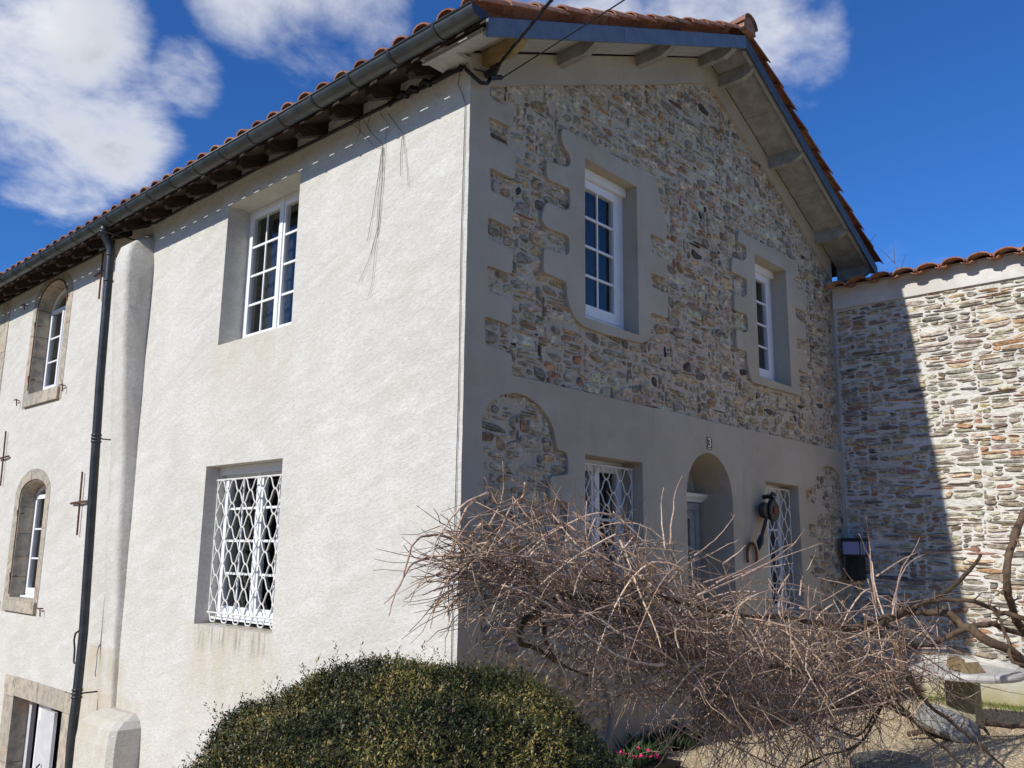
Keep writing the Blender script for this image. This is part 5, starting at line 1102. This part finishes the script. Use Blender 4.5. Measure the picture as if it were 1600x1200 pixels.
for i, (x, y, lab) in enumerate(((2.15, -.20, 'low dark leafy plant at the gable foot beside the pink flowers'), (2.75, -.18, 'low dark leafy plant at the gable foot under the plaster panel'))):
    pt = thing('border_plant', lab, 'plant', (x, y, -1.77)); make('leaves', tuft('leaves', '', x, y, 260, .20, .30, DG, .014, seed=i + 2), M_GRASS, pt, kind='stuff', fix=False)
    S = MB(); S.cur = .3; S.tube([(x, y, -1.78), (x + .02, y, -1.68)], .012, 5); make('stem', S, M_TWIG, pt)
fl = thing('flower_trough', 'black trough of bright pink flowers beside the bush at the gable foot', 'flower trough', (1.72, -.42, -1.77))
S = MB(); S.prism([(-.62, -1.77), (-.28, -1.77), (-.25, -1.70), (-.65, -1.70)], 'x', 1.30, 2.0); make('trough', S, M_POT, fl)
S = tuft('leaves', '', 1.62, -.42, 200, .17, .24, DG, .016, seed=9); S.v = [(x, y, z + .02) for x, y, z in S.v]; make('leaves', S, M_GRASS, fl, kind='stuff', fix=False)
rp = random.Random(3)
for k in range(16):
    c = Vector((rp.uniform(1.42, 1.80), rp.uniform(-.60, -.38), -1.61 + rp.uniform(-.05, .02))); S = MB()
    for q in range(5):
        a = q * 1.257 + rp.random(); d = Vector((math.cos(a), math.sin(a), rp.uniform(.3, .9))) * .028; w = Vector((-math.sin(a), math.cos(a), 0)) * .013; S.add([c, c + d * .6 + w, c + d, c + d * .6 - w], [(0, 1, 2, 3)])
    make('flower', S, M_PINK, fl, fix=False)
# moss and grass along the foot of the yard wall
S = MB(); rg = random.Random(12)
for k in range(5200):
    y = -rg.uniform(.9, 4.4); x = 7.44 - abs(rg.gauss(0, .16)); z = gz(x, y) - .005; h = rg.uniform(.015, .06); a = rg.uniform(0, 6.28); w = .005
    S.cur = tuple(c * rg.uniform(.6, 1.3) for c in rg.choice([(.16, .26, .04), (.10, .18, .03), (.24, .28, .08), (.22, .16, .07)]))
    dx, dy = rg.gauss(0, .4) * h, rg.gauss(0, .4) * h; S.add([(x - w * math.cos(a), y - w * math.sin(a), z), (x + w * math.cos(a), y + w * math.sin(a), z), (x + dx, y + dy, z + h)], [(0, 1, 2)])
o = make('wall_foot_grass', S, M_GRASS, kind='stuff', fix=False); solo(o, 'strip of bright green grass and moss along the foot of the yard wall', 'grass')
# stone post behind the bush
S = MB(); S.box(-1.25, -1.0, 1.75, 2.0, -3.2, -1.80); S.prism([(-1.29, -1.80), (-.96, -1.80), (-.96, -1.74), (-1.29, -1.70)], 'y', 1.71, 2.04); o = make('stone_post', S, M_SLAB); solo(o, 'grey square post top just left of the clipped bush', 'post')

# bare tree far behind the yard wall
tr2 = thing('bare_tree', 'thin leafless tree whose top shows above the yard wall tiles', 'tree', (13.4, .9, -2.0))
rt2 = random.Random(6)
S = MB(); S.cur = .4; S.tube(crook([(13.4, .9, -2.0), (13.45, .85, 1.), (13.3, .9, 3.6)], 5, .03), .10, 8, .05); make('trunk', S, M_GREYTWIG, tr2, smooth=True)
tips = MB()
for k in range(14):
    p = Vector((13.3, .9, 3.2)) + Vector((rt2.gauss(0, .12), rt2.gauss(0, .12), rt2.uniform(-.6, .5))); d = Vector((rt2.gauss(0, .45), rt2.gauss(0, .45), 1)).normalized(); pts = [p]
    n = rt2.randint(7, 11)
    for q in range(n):
        d = (d + Vector((rt2.gauss(0, .12), rt2.gauss(0, .12), .05))).normalized(); p = p + d * .25; pts.append(p)
        for s in range(3):
            e = (d + Vector((rt2.gauss(0, .6), rt2.gauss(0, .6), rt2.gauss(.2, .3)))).normalized(); l = rt2.uniform(.15, .5); tips.cur = rt2.random(); tips.tube([p, p + e * l * .5 + Vector((0, 0, .02)), p + e * l], .008, 3, .003, caps=False)
    S = MB(); S.cur = rt2.random(); S.tube(pts, .028, 5, .008); make('limb', S, M_GREYTWIG, tr2, smooth=True)
make('twigs', tips, M_GREYTWIG, tr2, kind='stuff', fix=False)
house['label'] = 'two storey pale rendered house with rubble stone gable and clay tiled roof'
bpy.context.view_layer.update()
